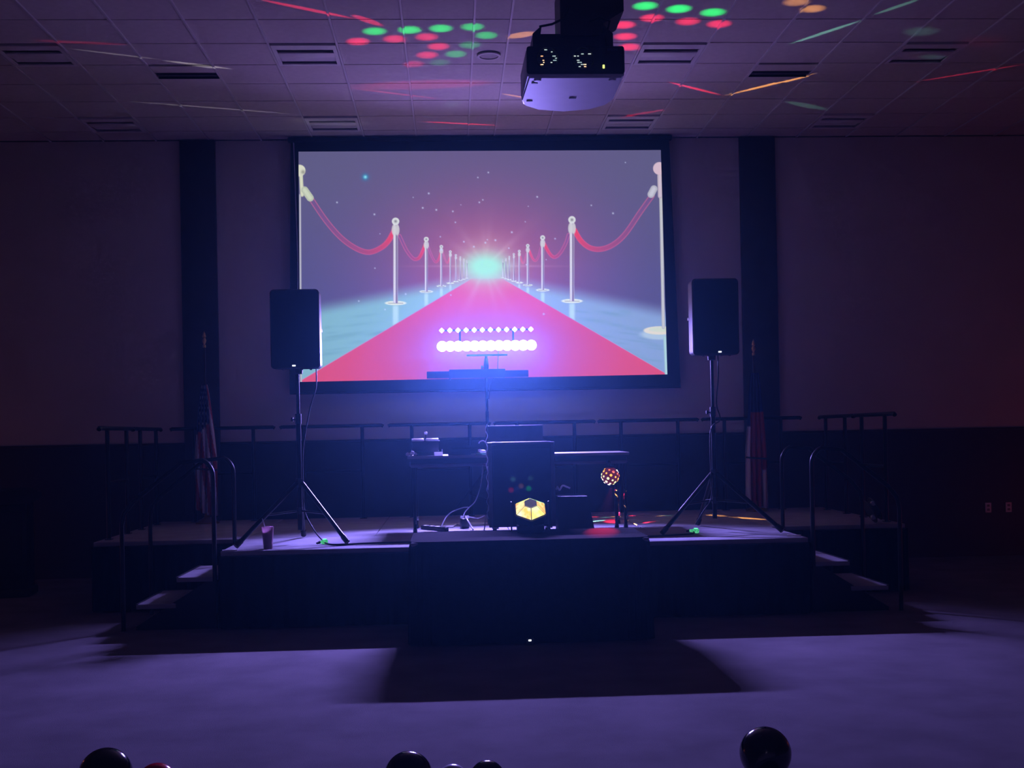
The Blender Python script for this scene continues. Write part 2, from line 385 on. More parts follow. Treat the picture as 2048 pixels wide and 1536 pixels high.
    rope([(853, 492), (862, 515), (869, 525), (875, 518), (880, 503)], 2.4, dim, red)
    rope([(883, 506), (889, 523), (893, 526), (898, 512)], 1.8, dim, red)
    rope([(1304, 392), (1280, 425), (1250, 468), (1225, 490), (1200, 499), (1178, 496), (1160, 482), (1147, 461)], 5.2, dim, red)
    rope([(1135, 470), (1129, 488), (1118, 507), (1107, 515), (1097, 508), (1086, 488)], 3.4, dim, red)
    rope([(1079, 497), (1075, 512), (1069, 522), (1063, 518), (1056, 502)], 2.4, dim, red)
    rope([(1050, 508), (1046, 524), (1042, 526), (1037, 511)], 1.8, dim, red)
    # light burst
    C = mix(C, c3(205, 140, 160), 0.6*np.exp(-((y-533)/2.2)**2)*np.exp(-(np.abs(x-972)/130)**3))
    d = np.hypot((x-968)/1.15, y-534); an = np.arctan2(y-534, x-968)
    rays = (0.5+0.5*np.cos(an*9+0.6))**6 + 0.8*(0.5+0.5*np.cos(an*7-1.1))**10
    C = mix(C, c3(238, 200, 208), 0.55*rays*np.exp(-d/34)); C = mix(C, c3(235, 205, 190), 0.7*np.exp(-(d/52)**2))
    C = mix(C, c3(176, 250, 214), 1.1*np.exp(-(((x-968)/46)**2+((y-534)/28)**2)**1.3))
    # rope posts
    for s, lst in ((1, ((789, 443, 7.5, 607, 4.6, 22), (850, 479, 5, 584, 3, 14), (880, 494, 3.6, 573, 2.2, 10), (898, 504, 2.8, 567, 1.6, 8), (909, 511, 2.2, 564, 1.2, 6), (918, 515, 1.8, 561, 1, 5), (925, 519, 1.5, 559, .9, 4), (931, 522, 1.3, 557, .8, 3))),
                   (-1, ((1142, 440, 7.5, 603, 4.6, 22), (1083, 476, 5, 581, 3, 14), (1053, 492, 3.6, 571, 2.2, 10), (1036, 503, 2.8, 566, 1.6, 8), (1025, 509, 2.2, 563, 1.2, 6), (1016, 514, 1.8, 560, 1, 5), (1009, 518, 1.5, 558, .9, 4), (1003, 521, 1.3, 556, .8, 3)))):
        for (px, cy, rb, yb, hw, br) in lst:
            e = np.hypot((x-px)/br, (y-yb)/(br*0.2)); C = mix(C, c3(236, 244, 226), (1-sm(0.85, 1.1, e))); C = mix(C, c3(120, 118, 120), 0.5*np.exp(-((y-yb-0.4)/1.0)**2)*(e < 0.7)*(br > 9))
            lean = (y-cy)*0.004*0; k = (1-sm(hw-0.7, hw+0.7, np.abs(x-px-lean)))*(y > cy)*(y < yb)
            pc = np.zeros_like(C); pc[:] = c3(196, 186, 206); pc = mix(pc, c3(238, 236, 240), np.exp(-((x-px+hw*0.45)/(hw*0.35))**2)); pc = mix(pc, c3(112, 92, 120), 0.9*np.exp(-((x-px-hw*0.45)/(hw*0.3))**2))
            C = mix(C, pc, k)
            for q in (1, -1):  # snap hooks under the ball
                hx = px+q*hw*0.7; C = mix(C, c3(216, 214, 212), (1-sm(0.8, 1.15, np.hypot((x-hx)/(rb*0.62), (y-cy-rb*2.3)/(rb*1.5))))*0.9)
            dd = np.hypot(x-px, y-cy); C = mix(C, c3(228, 232, 228), 1-sm(rb-0.8, rb+0.6, dd)); C = mix(C, c3(110, 108, 112), 0.8*np.exp(-((dd)/(rb*0.38))**2))
    def capsule(ax, ay, bx, by, w, col):
        nonlocal C
        dx, dy = bx-ax, by-ay; t = np.clip(((x-ax)*dx+(y-ay)*dy)/(dx*dx+dy*dy), 0, 1); dd = np.hypot(x-ax-t*dx, y-ay-t*dy); C = mix(C, col, 1-sm(w-0.8, w+0.8, dd))
        C = mix(C, col*0.8, 0.5*np.exp(-((dd-w*0.75)/(w*0.25))**2)*(dd < w))
    capsule(602, 352, 604, 390, 3.6, c3(224, 228, 200)); capsule(600, 390, 602, 765, 1.8, c3(196, 196, 208)); capsule(609, 380, 620, 396, 7, c3(212, 222, 196))
    dd = np.hypot(x-599, y-341); C = mix(C, c3(226, 228, 206), 1-sm(11, 12.6, dd)); C = mix(C, c3(130, 130, 118), 0.7*np.exp(-(((x-606)/4)**2+((y-344)/4)**2)))
    e = np.hypot((x-1320)/34, (y-662)/8.5); C = mix(C, c3(190, 214, 230), 0.8*(1-sm(0.9, 1.4, np.hypot((x-1320)/34, (y-670)/9)))); C = mix(C, c3(232, 226, 210), 1-sm(0.9, 1.06, e)); C = mix(C, c3(216, 226, 206), 1-sm(0.75, 0.9, np.hypot((x-1322)/30, (y-660)/6)))
    capsule(1322, 392, 1327, 656, 3.2, c3(206, 208, 212)); capsule(1330, 676, 1333, 752, 3, c3(184, 224, 230)); capsule(1320, 352, 1321, 392, 5, c3(214, 198, 214)); capsule(1308, 378, 1302, 389, 7, c3(206, 206, 220))
    dd = np.hypot(x-1319, y-337); C = mix(C, c3(222, 194, 210), 1-sm(12, 13.6, dd))
    # sparkles
    st = [(974, 345), (953, 355), (855, 387), (824, 395), (843, 416), (919, 410), (870, 420), (903, 423), (908, 445), (956, 405), (963, 400), (1072, 394), (1054, 413), (1181, 411), (1225, 427), (1021, 465), (1048, 444), (972, 480), (988, 481), (878, 474), (758, 468), (673, 405), (748, 537), (809, 589), (716, 603), (768, 620), (899, 591), (1050, 530), (1085, 629), (925, 484), (945, 494), (880, 500), (1250, 325), (968, 486), (747, 429), (1015, 497), (1108, 478), (1090, 520)]
    for (sx, sy) in st:
        r_ = rng.uniform(0.9, 1.9); C = mix(C, c3(212, 222, 250), 0.95*np.exp(-((x-sx)**2+(y-sy)**2)/(r_*r_)))
    d2 = np.hypot(x-729, y-354); C = mix(C, c3(40, 150, 205), 0.75*np.exp(-(d2/6.5)**2)); C = mix(C, c3(150, 238, 250), np.exp(-(d2/3.2)**2))
    return np.clip(C, 0, 255)
NU, NV = 640, 402
uu, vv = np.meshgrid(np.linspace(0, 1, NU+1), np.linspace(0, 1, NV+1))
def bil(c): return ((1-uu)*(1-vv))[..., None]*np.array(c[0]) + (uu*(1-vv))[..., None]*np.array(c[1]) + (uu*vv)[..., None]*np.array(c[2]) + ((1-uu)*vv)[..., None]*np.array(c[3])
pxy = bil(((597., 303.), (1322., 300.), (1335., 750.), (600., 765.)))
wz = bil(((-1.745, 4.975), (2.560, 4.966), (2.586, 2.278), (-1.775, 2.260)))
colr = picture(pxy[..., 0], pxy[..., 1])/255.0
lin = np.where(colr <= 0.04045, colr/12.92, ((colr+0.055)/1.055)**2.4)
co = np.stack([wz[..., 0]-0.41, np.zeros_like(uu), wz[..., 1]-2.13], -1).reshape(-1, 3)
ii = np.arange((NU+1)*(NV+1)).reshape(NV+1, NU+1)
qd = np.stack([ii[:-1, :-1], ii[1:, :-1], ii[1:, 1:], ii[:-1, 1:]], -1).reshape(-1, 4)
me = bpy.data.meshes.new('projected_picture')
me.vertices.add(len(co)); me.vertices.foreach_set('co', co.ravel()); me.loops.add(qd.size); me.loops.foreach_set('vertex_index', qd.ravel().astype(np.int32))
me.polygons.add(len(qd)); me.polygons.foreach_set('loop_start', np.arange(0, qd.size, 4, dtype=np.int32)); me.update(calc_edges=True); me.validate()
at = me.color_attributes.new('picture', 'FLOAT_COLOR', 'POINT')
at.data.foreach_set('color', np.concatenate([lin.reshape(-1, 3), np.ones((len(co), 1))], 1).ravel())
pm = bpy.data.materials.new('projected_picture_light'); pm.use_nodes = True; nt = pm.node_tree
for n in list(nt.nodes): nt.nodes.remove(n)
out = nt.nodes.new('ShaderNodeOutputMaterial'); em = nt.nodes.new('ShaderNodeEmission'); ca = nt.nodes.new('ShaderNodeVertexColor'); ca.layer_name = 'picture'
em.inputs['Strength'].default_value = 0.9
nt.links.new(ca.outputs['Color'], em.inputs['Color']); nt.links.new(em.outputs[0], out.inputs['Surface'])
pm.cycles.emission_sampling = 'NONE'
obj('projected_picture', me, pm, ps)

# ------------------------------------------------------------------ stage
STZ = 0.66
stg = thing('stage_platform', 'portable carpeted stage of joined deck panels with black skirts', 'stage', (0.5, 12.0, 0))
def L(x, y, z): return (x-0.5, y-12.0, z)
def deck(x0, x1, y0, y1):
    o = obj('deck_panel', G().box(L((x0+x1)/2, (y0+y1)/2, STZ-0.02), (x1-x0-0.008, y1-y0-0.008, 0.04), 0.004), DECK, stg)
    g = G(); h = 0.05
    for (cx, cy, sx, sy) in (((x0+x1)/2, y0+0.012, x1-x0-0.01, 0.02), ((x0+x1)/2, y1-0.012, x1-x0-0.01, 0.02), (x0+0.012, (y0+y1)/2, 0.02, y1-y0-0.01), (x1-0.012, (y0+y1)/2, 0.02, y1-y0-0.01)):
        g.box(L(cx, cy, STZ-0.065), (sx, sy, h))
    obj('deck_frame', g, TRIMD, o)
BX = [-3.38, -1.97, -0.75, 0.545, 1.84, 3.06, 4.38]
FYS, MYS, BYS = 10.1, 11.3, 13.92
for a, b in zip(BX, BX[1:]): deck(a, b, MYS, BYS)
deck(-1.97, 0.545, FYS, MYS); deck(0.545, 3.06, FYS, MYS)
def skirt(p, q, top=0.60):
    p, q = Vector(p), Vector(q); n = int((q-p).length/0.11)
    d = (q-p).normalized(); nrm = Vector((d.y, -d.x))
    def fn(u, v):
        s = u*(q-p).length; w = 0.012+0.014*sin(s*2*pi/0.11)*(0.4+0.6*(1-v))
        c = p + d*s + nrm*w
        return L(c.x, c.y, 0.012+v*top)
    obj('skirt', G().grid(fn, n*6, 3), SKIRT, stg)
skirt((-1.97, FYS-0.01), (3.06, FYS-0.01)); skirt((3.07, FYS), (3.07, MYS)); skirt((-1.98, MYS), (-1.98, FYS))
skirt((-3.38, MYS-0.01), (-1.98, MYS-0.01)); skirt((3.07, MYS-0.01), (4.38, MYS-0.01)); skirt((4.39, MYS), (4.39, BYS)); skirt((-3.39, BYS), (-3.39, MYS))
leg_me = G().tube([(0, 0, 0), (0, 0, STZ-0.05)], 0.022, 8).mesh('support_leg'); leg_me.materials.append(STEEL)
for x in (-3.3, -1.9, -0.7, 0.6, 1.9, 3.0, 4.3):
    for y in (11.4, 13.8): obj('support_leg', leg_me, None, stg, L(x, y, 0))
for x in (-1.9, 0.545, 3.0): obj('support_leg', leg_me, None, stg, L(x, 10.2, 0))

# steps with handrails at either end of the front decks
def steps(s, x0, label):
    t = thing('stage_steps', label, 'steps', (x0, 10.64, 0))
    for k, z in enumerate((0.44, 0.22)):
        xc = s*(0.02+0.17+0.34*k)
        o = obj('tread', G().box((xc, 0, z-0.02), (0.33, 0.92, 0.04), 0.006), DECK, t)
        obj('nosing', G().box((xc+s*0.158, 0, z+0.001), (0.02, 0.92, 0.008)), TRIMD, o)
    for y in (-0.43, 0.43):
        g = G(); g.prism([(s*0.02, 0.0), (s*0.04, 0.43), (s*0.06, 0.43), (s*0.70, 0.03), (s*0.70, 0.0)], y-0.012, y+0.012, 'y')
        obj('stringer', g, STEEL, t)
    for y in (-0.47, 0.47):
        pts = [(s*0.03, y, 0.40)] + [(s*0.03, y, z) for z in (0.7, 1.0, 1.25)]
        for a in range(1, 7):
            f = a/6*radians(62); R_ = 0.16; pts.append((s*(0.03+R_*(1-cos(f))), y, 1.29+R_*sin(f)))
        x_, z_ = abs(pts[-1][0]), pts[-1][2]
        pts += [(s*0.30, y, z_-0.02), (s*0.70, y, z_-0.34), (s*0.78, y, z_-0.44), (s*0.80, y, z_-0.54), (s*0.80, y, 0.5), (s*0.80, y, 0.0)]
        obj('handrail', G().tube(pts, 0.019, 10), STEEL, t)
    return t
steps(-1, -2.0, 'black stage steps with twin handrails left of the stage front')
steps(1, 3.09, 'black stage steps with twin handrails right of the stage front')

# guard rails
def guard(label, p, rz, ln=1.185):
    t = thing('guard_rail', label, 'railing', (p[0], p[1], STZ), rz, 'stage guard rails')
    z = 1.07; r = 0.0215
    obj('top_rail', G().tube([(0.0, 0, z-0.012), (0.02, 0, z), (0.2, 0, z), (ln-0.2, 0, z), (ln-0.02, 0, z), (ln, 0, z-0.012)], r, 10), STEEL, t)
    for x in (0.27, 0.94): 
        o = obj('post', G().tube([(x, 0, 0.0), (x, 0, z)], r, 10), STEEL, t)
        obj('foot_plate', G().box((x, 0, 0.004), (0.08, 0.06, 0.008)), STEEL, o)
    obj('mid_rail', G().tube([(0.27, 0, 0.55), (0.94, 0, 0.55)], 0.014, 8), STEEL, t)
    return t
rl = ['rear guard rail behind the striped flag', 'rear guard rail behind the left speaker stand', 'rear guard rail left of the lit bar, behind the table end', 'rear guard rail directly below the lit bar, behind the equipment rack', 'rear guard rail left of the right speaker stand', 'rear guard rail behind the red and white flag']
for lab, x in zip(rl, (-3.22, -1.975, -0.735, 0.485, 1.70, 2.92)): guard(lab, (x, 13.75), 0)
guard('left side guard rail, nearer section at the stage wing', (-3.31, 11.31), pi/2, 1.18); guard('left side guard rail, rear section at the stage wing', (-3.31, 12.51), pi/2, 1.17)
guard('right side guard rail, nearer section at the stage wing', (4.30, 11.31), pi/2, 1.18); guard('right side guard rail, rear section at the stage wing', (4.30, 12.51), pi/2, 1.17)

# ------------------------------------------------------------------ speakers on tripod stands
def stand(label, c, feet, top):
    t = thing('speaker_stand', label, 'stand', (c[0], c[1], STZ), 0, 'tripod speaker stands')
    H = top-STZ
    obj('pole', G().tube([(0, 0, 0.12), (0, 0, 1.13)], 0.022, 12), STEEL, t)
    obj('upper_pole', G().tube([(0, 0, 1.05), (0, 0, H+0.04)], 0.0155, 12), STEEL, t)
    o = obj('collar', G().lathe([(0.0, 1.07), (0.028, 1.07), (0.028, 1.16), (0.0, 1.16)], 16), BLACKP, t)
    obj('knob', G().lathe([(0, 0), (0.018, 0.002), (0.02, 0.02), (0.008, 0.022), (0.007, 0.045)], 12, (-0.065, 0, 1.11), Matrix.Rotation(pi/2, 3, 'Y')), BLACKP, o)
    obj('leg_hub', G().lathe([(0.0, 0.50), (0.03, 0.50), (0.032, 0.58), (0.0, 0.58)], 16), BLACKP, t)
    obj('brace_hub', G().lathe([(0.0, 0.26), (0.026, 0.26), (0.028, 0.32), (0.0, 0.32)], 16), BLACKP, t)
    for f in feet:
        d = Vector((f[0]-c[0], f[1]-c[1], 0)); e = d.normalized()
        a = e*0.03 + Vector((0, 0, 0.54)); b = d + Vector((0, 0, 0.024))
        lg = obj('leg', G().tube([a, b], 0.020, 10), STEEL, t)
        obj('rubber_foot', G().tube([b+(a-b).normalized()*0.07, b], 0.025, 10), CORD, lg)
        m = a.lerp(b, 0.52); obj('brace', G().tube([e*0.025+Vector((0, 0, 0.29)), m], 0.010, 8), STEEL, t)
    return t
stand('black tripod stand holding the left loudspeaker', (-1.375, 10.72), ((-1.87, 10.28), (-0.93, 10.43), (-1.42, 11.31)), 2.19)
stand('black tripod stand holding the right loudspeaker', (2.435, 10.95), ((1.874, 10.60), (2.96, 10.55), (2.41, 11.60)), 2.26)
def speaker(label, c, z0, ledx, h=0.70, w=0.43):
    t = thing('loudspeaker', label, 'loudspeaker', (c[0], c[1], z0), 0, 'loudspeakers on tripod stands')
    fy, by = -0.20, 0.17
    g = G(); n = 4
    def ring(hw, y, z_0, z_1, r):
        P_ = []
        for (cx, cz, a0) in ((hw-r, z_1-r, 0), (-hw+r, z_1-r, 90), (-hw+r, z_0+r, 180), (hw-r, z_0+r, 270)):
            for k in range(n+1):
                a = radians(a0+90*k/n); P_.append((cx+r*cos(a), y, cz+r*sin(a)))
        return P_
    secs = [ring(w/2, fy, 0.0, h, 0.035), ring(w/2, fy+0.16, 0.004, h-0.004, 0.035), ring(w/2-0.035, by-0.03, 0.02, h-0.05, 0.04), ring(w/2-0.05, by, 0.035, h-0.07, 0.04)]
    V = [v for s_ in secs for v in s_]; m = len(secs[0]); Fc = []
    for a in range(len(secs)-1):
        for k in range(m): Fc.append((a*m+k, a*m+(k+1) % m, (a+1)*m+(k+1) % m, (a+1)*m+k))
    Fc.append(tuple(range(m-1, -1, -1))); Fc.append(tuple(range(3*m, 4*m)))
    g.faces(V, Fc); cb = obj('cabinet', g, CAB, t)
    g = G(); a = ring(w/2-0.004, fy-0.008, 0.004, h-0.004, 0.033); b = ring(w/2-0.012, fy-0.018, 0.012, h-0.012, 0.03)
    c_ = ring(w/2-0.004, fy+0.001, 0.004, h-0.004, 0.033)
    m = len(a); g.faces(c_+a+b, [(k, (k+1) % m, (k+1) % m+m, k+m) for k in range(m)] + [(k+m, (k+1) % m+m, (k+1) % m+2*m, k+2*m) for k in range(m)] + [tuple(range(2*m, 3*m))])
    obj('grille', g, GRILLE, t)
    obj('badge', G().box((ledx, fy-0.021, 0.027), (0.03, 0.005, 0.013), 0.002), emat('speaker_badge_lamp', (0.75, 0.8, 1, 1), 1.6), t, )
    for s in (-1, 1):
        hn = G().box((s*(w/2-0.006), -0.02, h*0.5), (0.012, 0.10, 0.03), 0.004); obj('side_handle', hn, BLACKP, cb)
    obj('pole_socket', G().lathe([(0.0, -0.035), (0.035, -0.035), (0.04, 0.006), (0.0, 0.006)], 16), BLACKP, t)
    for x in (-0.11, 0.05, 0.13): obj('rubber_foot', G().lathe([(0, -0.012), (0.011, -0.010), (0.012, 0.004), (0, 0.004)], 10, (x, fy+0.03, 0)), GREYP, t)
    return t
speaker('black loudspeaker on the stand left of the screen', (-1.362, 10.70), 2.212, -0.012)
speaker('black loudspeaker on the stand right of the screen', (2.426, 10.92), 2.29, 0.03)
# cords
def cord(name, label, pts, r, m, grp=None, cat='cable'):
    P = [Vector(p) for p in pts]; fine = []
    for i in range(len(P)-1):
        p0 = P[max(i-1, 0)]; p1 = P[i]; p2 = P[i+1]; p3 = P[min(i+2, len(P)-1)]
        for k in range(6):
            t = k/6; fine.append(0.5*((2*p1)+(p2-p0)*t+(2*p0-5*p1+4*p2-p3)*t*t+(-p0+3*p1-3*p2+p3)*t**3))
    fine.append(P[-1])
    return tag(obj(name, G().tube(fine, r, 7), m), label, cat, grp)
z = STZ
cord('speaker_cable', 'thin black cable hanging from the left loudspeaker down its stand', [(-1.20, 10.66, 2.22), (-1.21, 10.69, 2.05), (-1.27, 10.70, 1.85), (-1.335, 10.70, 1.5), (-1.34, 10.70, 1.2), (-1.33, 10.69, 0.95), (-1.24, 10.62, 0.78), (-1.16, 10.56, 0.69)], 0.006, CORD)
cord('speaker_cable', 'thin pale-edged cable hanging down the right speaker stand', [(2.47, 10.85, 2.30), (2.48, 10.89, 2.1), (2.465, 10.92, 1.85), (2.49, 10.90, 1.70), (2.40, 10.90, 1.6), (2.395, 10.90, 1.2), (2.39, 10.88, 0.98), (2.30, 10.84, 0.85), (2.22, 10.80, 0.74)], 0.006, CORD)
cord('power_cable', 'black power cable running along the left stage front to the draped table', [(-1.14, 10.54, z+.014), (-1.08, 10.44, z+.008), (-0.98, 10.40, z+.008), (-0.8, 10.46, z+.008), (-0.5, 10.50, z+.008), (-0.2, 10.48, z+.008), (0.1, 10.42, z+.008)], 0.008, CORD)
cord('power_cable', 'black power cable running along the right stage front to the draped table', [(2.20, 10.78, z+.014), (2.16, 10.66, z+.008), (2.0, 10.58, z+.008), (1.85, 10.52, z+.008), (1.65, 10.50, z+.008), (1.3, 10.46, z+.008)], 0.008, CORD)
for lab, p, a in (('green-lit power connector on the cable by the left speaker stand', (-1.15, 10.55, z), 0.9), ('green-lit power connector on the cable by the right speaker stand', (2.21, 10.79, z), -0.7)):
    t = thing('cable_connector', lab, 'connector', p, a, 'green-lit cable connectors')
    obj('shell', G().tube([(-0.05, 0, .022), (-0.015, 0, .022), (-0.012, 0, .022), (0.035, 0, .022)], [0.012, 0.014, 0.02, 0.02], 12), emat('green_indicator', (0.02, 0.55, 0.16, 1), 0.55, (0.2, 1.0, 0.5, 1), 60), t)
    obj('latch', G().box((0.012, 0, .044), (0.035, 0.012, 0.008), 0.002), emat('green_glow', (0.15, 1, 0.5, 1), 1.6), t)
    obj('gland', G().tube([(-0.085, 0, .016), (-0.05, 0, .022)], [0.009, 0.013], 10), CORD, t)

# ------------------------------------------------------------------ light bar on its stand
LX, LY = 0.41, 13.32
LZ1, LZ2 = 2.598, 2.780
t = thing('light_stand', 'black tripod light stand behind the table carrying the lit bar', 'stand', (0.40, LY+0.06, STZ))
obj('pole', G().tube([(0, 0, 0.1), (0, 0, 1.2)], 0.0185, 12), STEEL, t); obj('upper_pole', G().tube([(0, 0, 1.15), (0, 0, 1.84)], 0.015, 12), STEEL, t)
o = obj('collar', G().lathe([(0, 1.66), (0.026, 1.66), (0.03, 1.72), (0.02, 1.80), (0, 1.80)], 14), BLACKP, t)
obj('knob', G().lathe([(0, 0), (0.02, 0.002), (0.02, 0.022), (0.007, 0.024), (0.006, 0.05)], 12, (-0.06, 0, 1.70), Matrix.Rotation(pi/2, 3, 'Y')), BLACKP, o)
obj('crossbar', G().box((0.01, -0.02, 1.835), (0.46, 0.03, 0.02), 0.003), STEEL, t)
for a in (30, 150, 270):
    e = Vector((cos(radians(a)), sin(radians(a)), 0)); obj('leg', G().tube([e*0.02+Vector((0, 0, 0.55)), e*0.5+Vector((0, 0, 0.016))], 0.013, 8), STEEL, t)
    obj('brace', G().tube([e*0.02+Vector((0, 0, 0.2)), e*0.27+Vector((0, 0, 0.27))], 0.007, 8), STEEL, t)
t = thing('effect_bar', 'unlit slim black light bar across the stand at the screen bottom edge', 'light', (0.30, LY-0.02, 2.235))
obj('centre_body', G().box((-0.005, 0, 0.05), (0.63, 0.06, 0.098), 0.006), BLACKP, t)
for s in (-1, 1): obj('side_body', G().box((s*0.44, 0.0, 0.042), (0.26, 0.05, 0.078), 0.005), BLACKP, t)
obj('clamp', G().box((0.10, 0.035, 0.05), (0.05, 0.05, 0.06), 0.004), STEEL, t); obj('safety_pin', G().tube([(-0.31, -0.01, 0.01), (-0.31, -0.01, -0.02)], 0.008, 8), BLACKP, t)
t = thing('led_bar', 'lit two-row light bar glowing blue-white in front of the screen', 'light', (LX, LY, LZ1-0.06))
LENS = emat('led_lens_glow', (0.80, 0.82, 1.0, 1), 14.0, (0.95, 0.95, 1.0, 1), 8)
LENS2 = emat('led_diamond_glow', (0.92, 0.86, 1.0, 1), 2.2, (1, 0.95, 1, 1), 8)
hb = obj('housing', G().box((0, 0.02, 0.06), (1.06, 0.045, 0.075), 0.01), BLACKP, t)
lens_me = G().lathe([(0, -0.014), (0.04, -0.011), (0.056, 0.0), (0.058, 0.012), (0, 0.012)], 24, (0, 0, 0), Matrix.Rotation(-pi/2, 3, 'X')).mesh('lens'); lens_me.materials.append(LENS)  # lenses widened until they overlap, building the bloom into their shape
# diamond lenses of the upper row
dia_me = G().box((0, 0, 0), (0.046, 0.014, 0.046), 0.004, 1, Matrix.Rotation(pi/4, 3, 'Y')).mesh('diamond_lens'); dia_me.materials.append(LENS2)
for s in (-1, 1): obj('row_bracket', G().box((s*0.3, 0.03, 0.15), (0.02, 0.01, 0.2), 0.002), STEEL, t)
obj('upper_rail', G().box((0, 0.028, 0.24), (1.04, 0.018, 0.02), 0.004), ALU, t)
led_cols = (0.20, 0.20, 1.0)
for k in range(12):
    x = -0.502 + k*1.004/11
    ob = obj('lens', lens_me, None, t, (x, -0.012, 0.06)); obj('diamond_lens', dia_me, None, t, (x-0.002, 0.01, 0.24))
    spot('led_beam', (LX+x, LY-0.035, LZ1), (LX+x*1.6, LY-8, LZ1-3.9), (0.29, 0.225, 1.0), 310, 96, 0.65, 0.02, t, None, 0.7)
    if k % 4 == 1: spot('led_spill', (LX+x+0.045, LY-0.045, LZ2), (LX+x*1.4, LY-5, LZ2+3.3), (0.34, 0.22, 0.9), 52, 112, 0.7, 0.03, t)
cord('light_cable', 'thin black cable hanging from the lit bar to the bar below', [(LX+0.13, LY+0.02, 2.54), (LX+0.125, LY+0.04, 2.45), (LX+0.12, LY+0.04, 2.38), (LX+0.115, LY+0.03, 2.31), (LX+0.08, LY+0.05, 2.24), (LX+0.03, LY+0.07, 2.16), (LX+0.012, LY+0.06, 2.0)], 0.004, CORD)

# ------------------------------------------------------------------ equipment table, rack and what stands on them
t = thing('equipment_table', 'long folding table with rail apron standing across the stage', 'table', (0.645, 11.85, STZ))
TZ = 0.745
obj('table_top', G().box((0, 0, TZ-0.014), (2.16, 0.72, 0.028), 0.006), TABLE, t)
obj('front_rail', G().box((0, -0.335, TZ-0.095), (2.10, 0.025, 0.03), 0.004), TABLED, t); obj('rear_rail', G().box((0, 0.335, TZ-0.095), (2.10, 0.025, 0.03), 0.004), TABLED, t)
obj('apron', G().box((0, -0.325, TZ-0.055), (2.10, 0.012, 0.06)), CASE, t)
for s in (-1, 1): obj('end_rail', G().box((s*1.05, 0, TZ-0.075), (0.025, 0.66, 0.05), 0.004), TABLED, t)
for x in (-1.02, 0.95, 1.045):
    for y in ((-0.27, 0.27) if x != 0.95 else (-0.31,)):
        lg = obj('leg', G().tube([(x, y, 0.0), (x, y, TZ-0.1)], 0.017, 10), STEEL, t); obj('leg_cap', G().tube([(x, y, 0.0), (x, y, 0.03)], 0.021, 10), CORD, lg)
        obj('leg_joint', G().box((x+0.012, y-0.018, 0.1), (0.02, 0.012, 0.04), 0.003), CHROME, lg)
t = thing('equipment_rack', 'tall black rack case with pale edge strips in front of the table', 'case', (0.637, 11.18, STZ))
RW, RH, RD = 0.615, 0.865, 0.46
obj('body', G().box((0, 0, 0.08+(RH-0.08)/2), (RW-0.02, RD-0.02, RH-0.085), 0.006), CASE, t)
for sx in (-1, 1):
    for sy in (-1, 1): obj('edge_strip', G().box((sx*(RW/2-0.018), sy*(RD/2-0.018), 0.08+(RH-0.08)/2), (0.04, 0.04, RH-0.08), 0.004), ALU, t)
    obj('edge_strip', G().box((0, sx*(RD/2-0.012), RH-0.01), (RW-0.07, 0.028, 0.026), 0.004), ALU, t)
for sx in (-1, 1):
    for sy in (-1, 1):
        cs = obj('caster', G().lathe([(0, -0.012), (0.03, -0.012), (0.034, 0), (0.03, 0.012), (0, 0.012)], 14, (sx*0.25, sy*0.17, 0.034), Matrix.Rotation(pi/2, 3, 'Y')), CORD, t)
        obj('caster_plate', G().box((sx*0.25, sy*0.17, 0.072), (0.06, 0.06, 0.014)), CHROME, cs)
obj('front_panel', G().box((0, -RD/2+0.002, 0.45), (RW-0.09, 0.012, 0.7), 0.004), BLACKP, t)
for zz in (0.25, 0.45, 0.62): obj('latch', G().box((-RW/2-0.004, -0.15, zz), (0.012, 0.03, 0.045), 0.003), CHROME, t)
t = thing('monitor', 'flat monitor seen from behind above the rack case', 'monitor', (0.63, 11.75, STZ+TZ))
obj('panel', G().box((0, 0, 0.145), (0.545, 0.022, 0.27), 0.008), mat('monitor_shell', srgb(60, 60, 68), 0.4), t)
obj('bezel', G().box((0, -0.012, 0.277), (0.55, 0.012, 0.01), 0.002), ALU, t); obj('neck', G().box((0, 0.03, 0.06), (0.06, 0.03, 0.11), 0.004), BLACKP, t); obj('foot', G().box((0, 0.03, 0.006), (0.22, 0.16, 0.012), 0.004), BLACKP, t)
LSH = mat('laptop_shell', srgb(60, 60, 68), 0.45)
t = thing('laptop', 'raised laptop with pale lid edge at the left end of the table', 'laptop', (-0.268, 11.75, STZ+TZ), 0.05)
obj('riser', G().box((0, 0.05, 0.02), (0.22, 0.2, 0.04), 0.004), BLACKP, t); obj('base', G().box((0, 0.06, 0.047), (0.27, 0.19, 0.014), 0.005), LSH, t)
ld = obj('lid', G().box((0, -0.035, 0.095), (0.262, 0.012, 0.115), 0.004, 2), LSH, t)
Rx = Matrix.Rotation(radians(28), 3, 'X')
for a, b in ((-0.132, -0.012), (0.006, 0.132)): obj('lid_edge', G().box(((a+b)/2, -0.036, 0.157), (b-a, 0.045, 0.010), 0.004, 2, Rx), PAPER, ld)
obj('hinge_tip', G().box((0.138, -0.036, 0.146), (0.012, 0.03, 0.012), 0.004), PAPER, ld)
obj('webcam', G().box((0.008, -0.036, 0.222), (0.032, 0.03, 0.016), 0.006, 2, Rx), PAPER, ld); obj('webcam_stem', G().tube([(0.008, -0.03, 0.15), (0.008, -0.03, 0.218)], 0.004, 6), BLACKP, ld)
ZT = STZ+TZ
t = thing('controller', 'low black mixing controller on the table left of the rack', 'mixer', (0.12, 11.80, ZT))
obj('body', G().prism([(-0.2, 0.0), (0.2, 0.0), (0.2, 0.05), (-0.2, 0.095)], -0.16, 0.16, 'x'), CASE, t)
obj('fader_strip', G().box((0, -0.203, 0.05), (0.26, 0.006, 0.03), 0.002), BLACKP, t)
g = G()
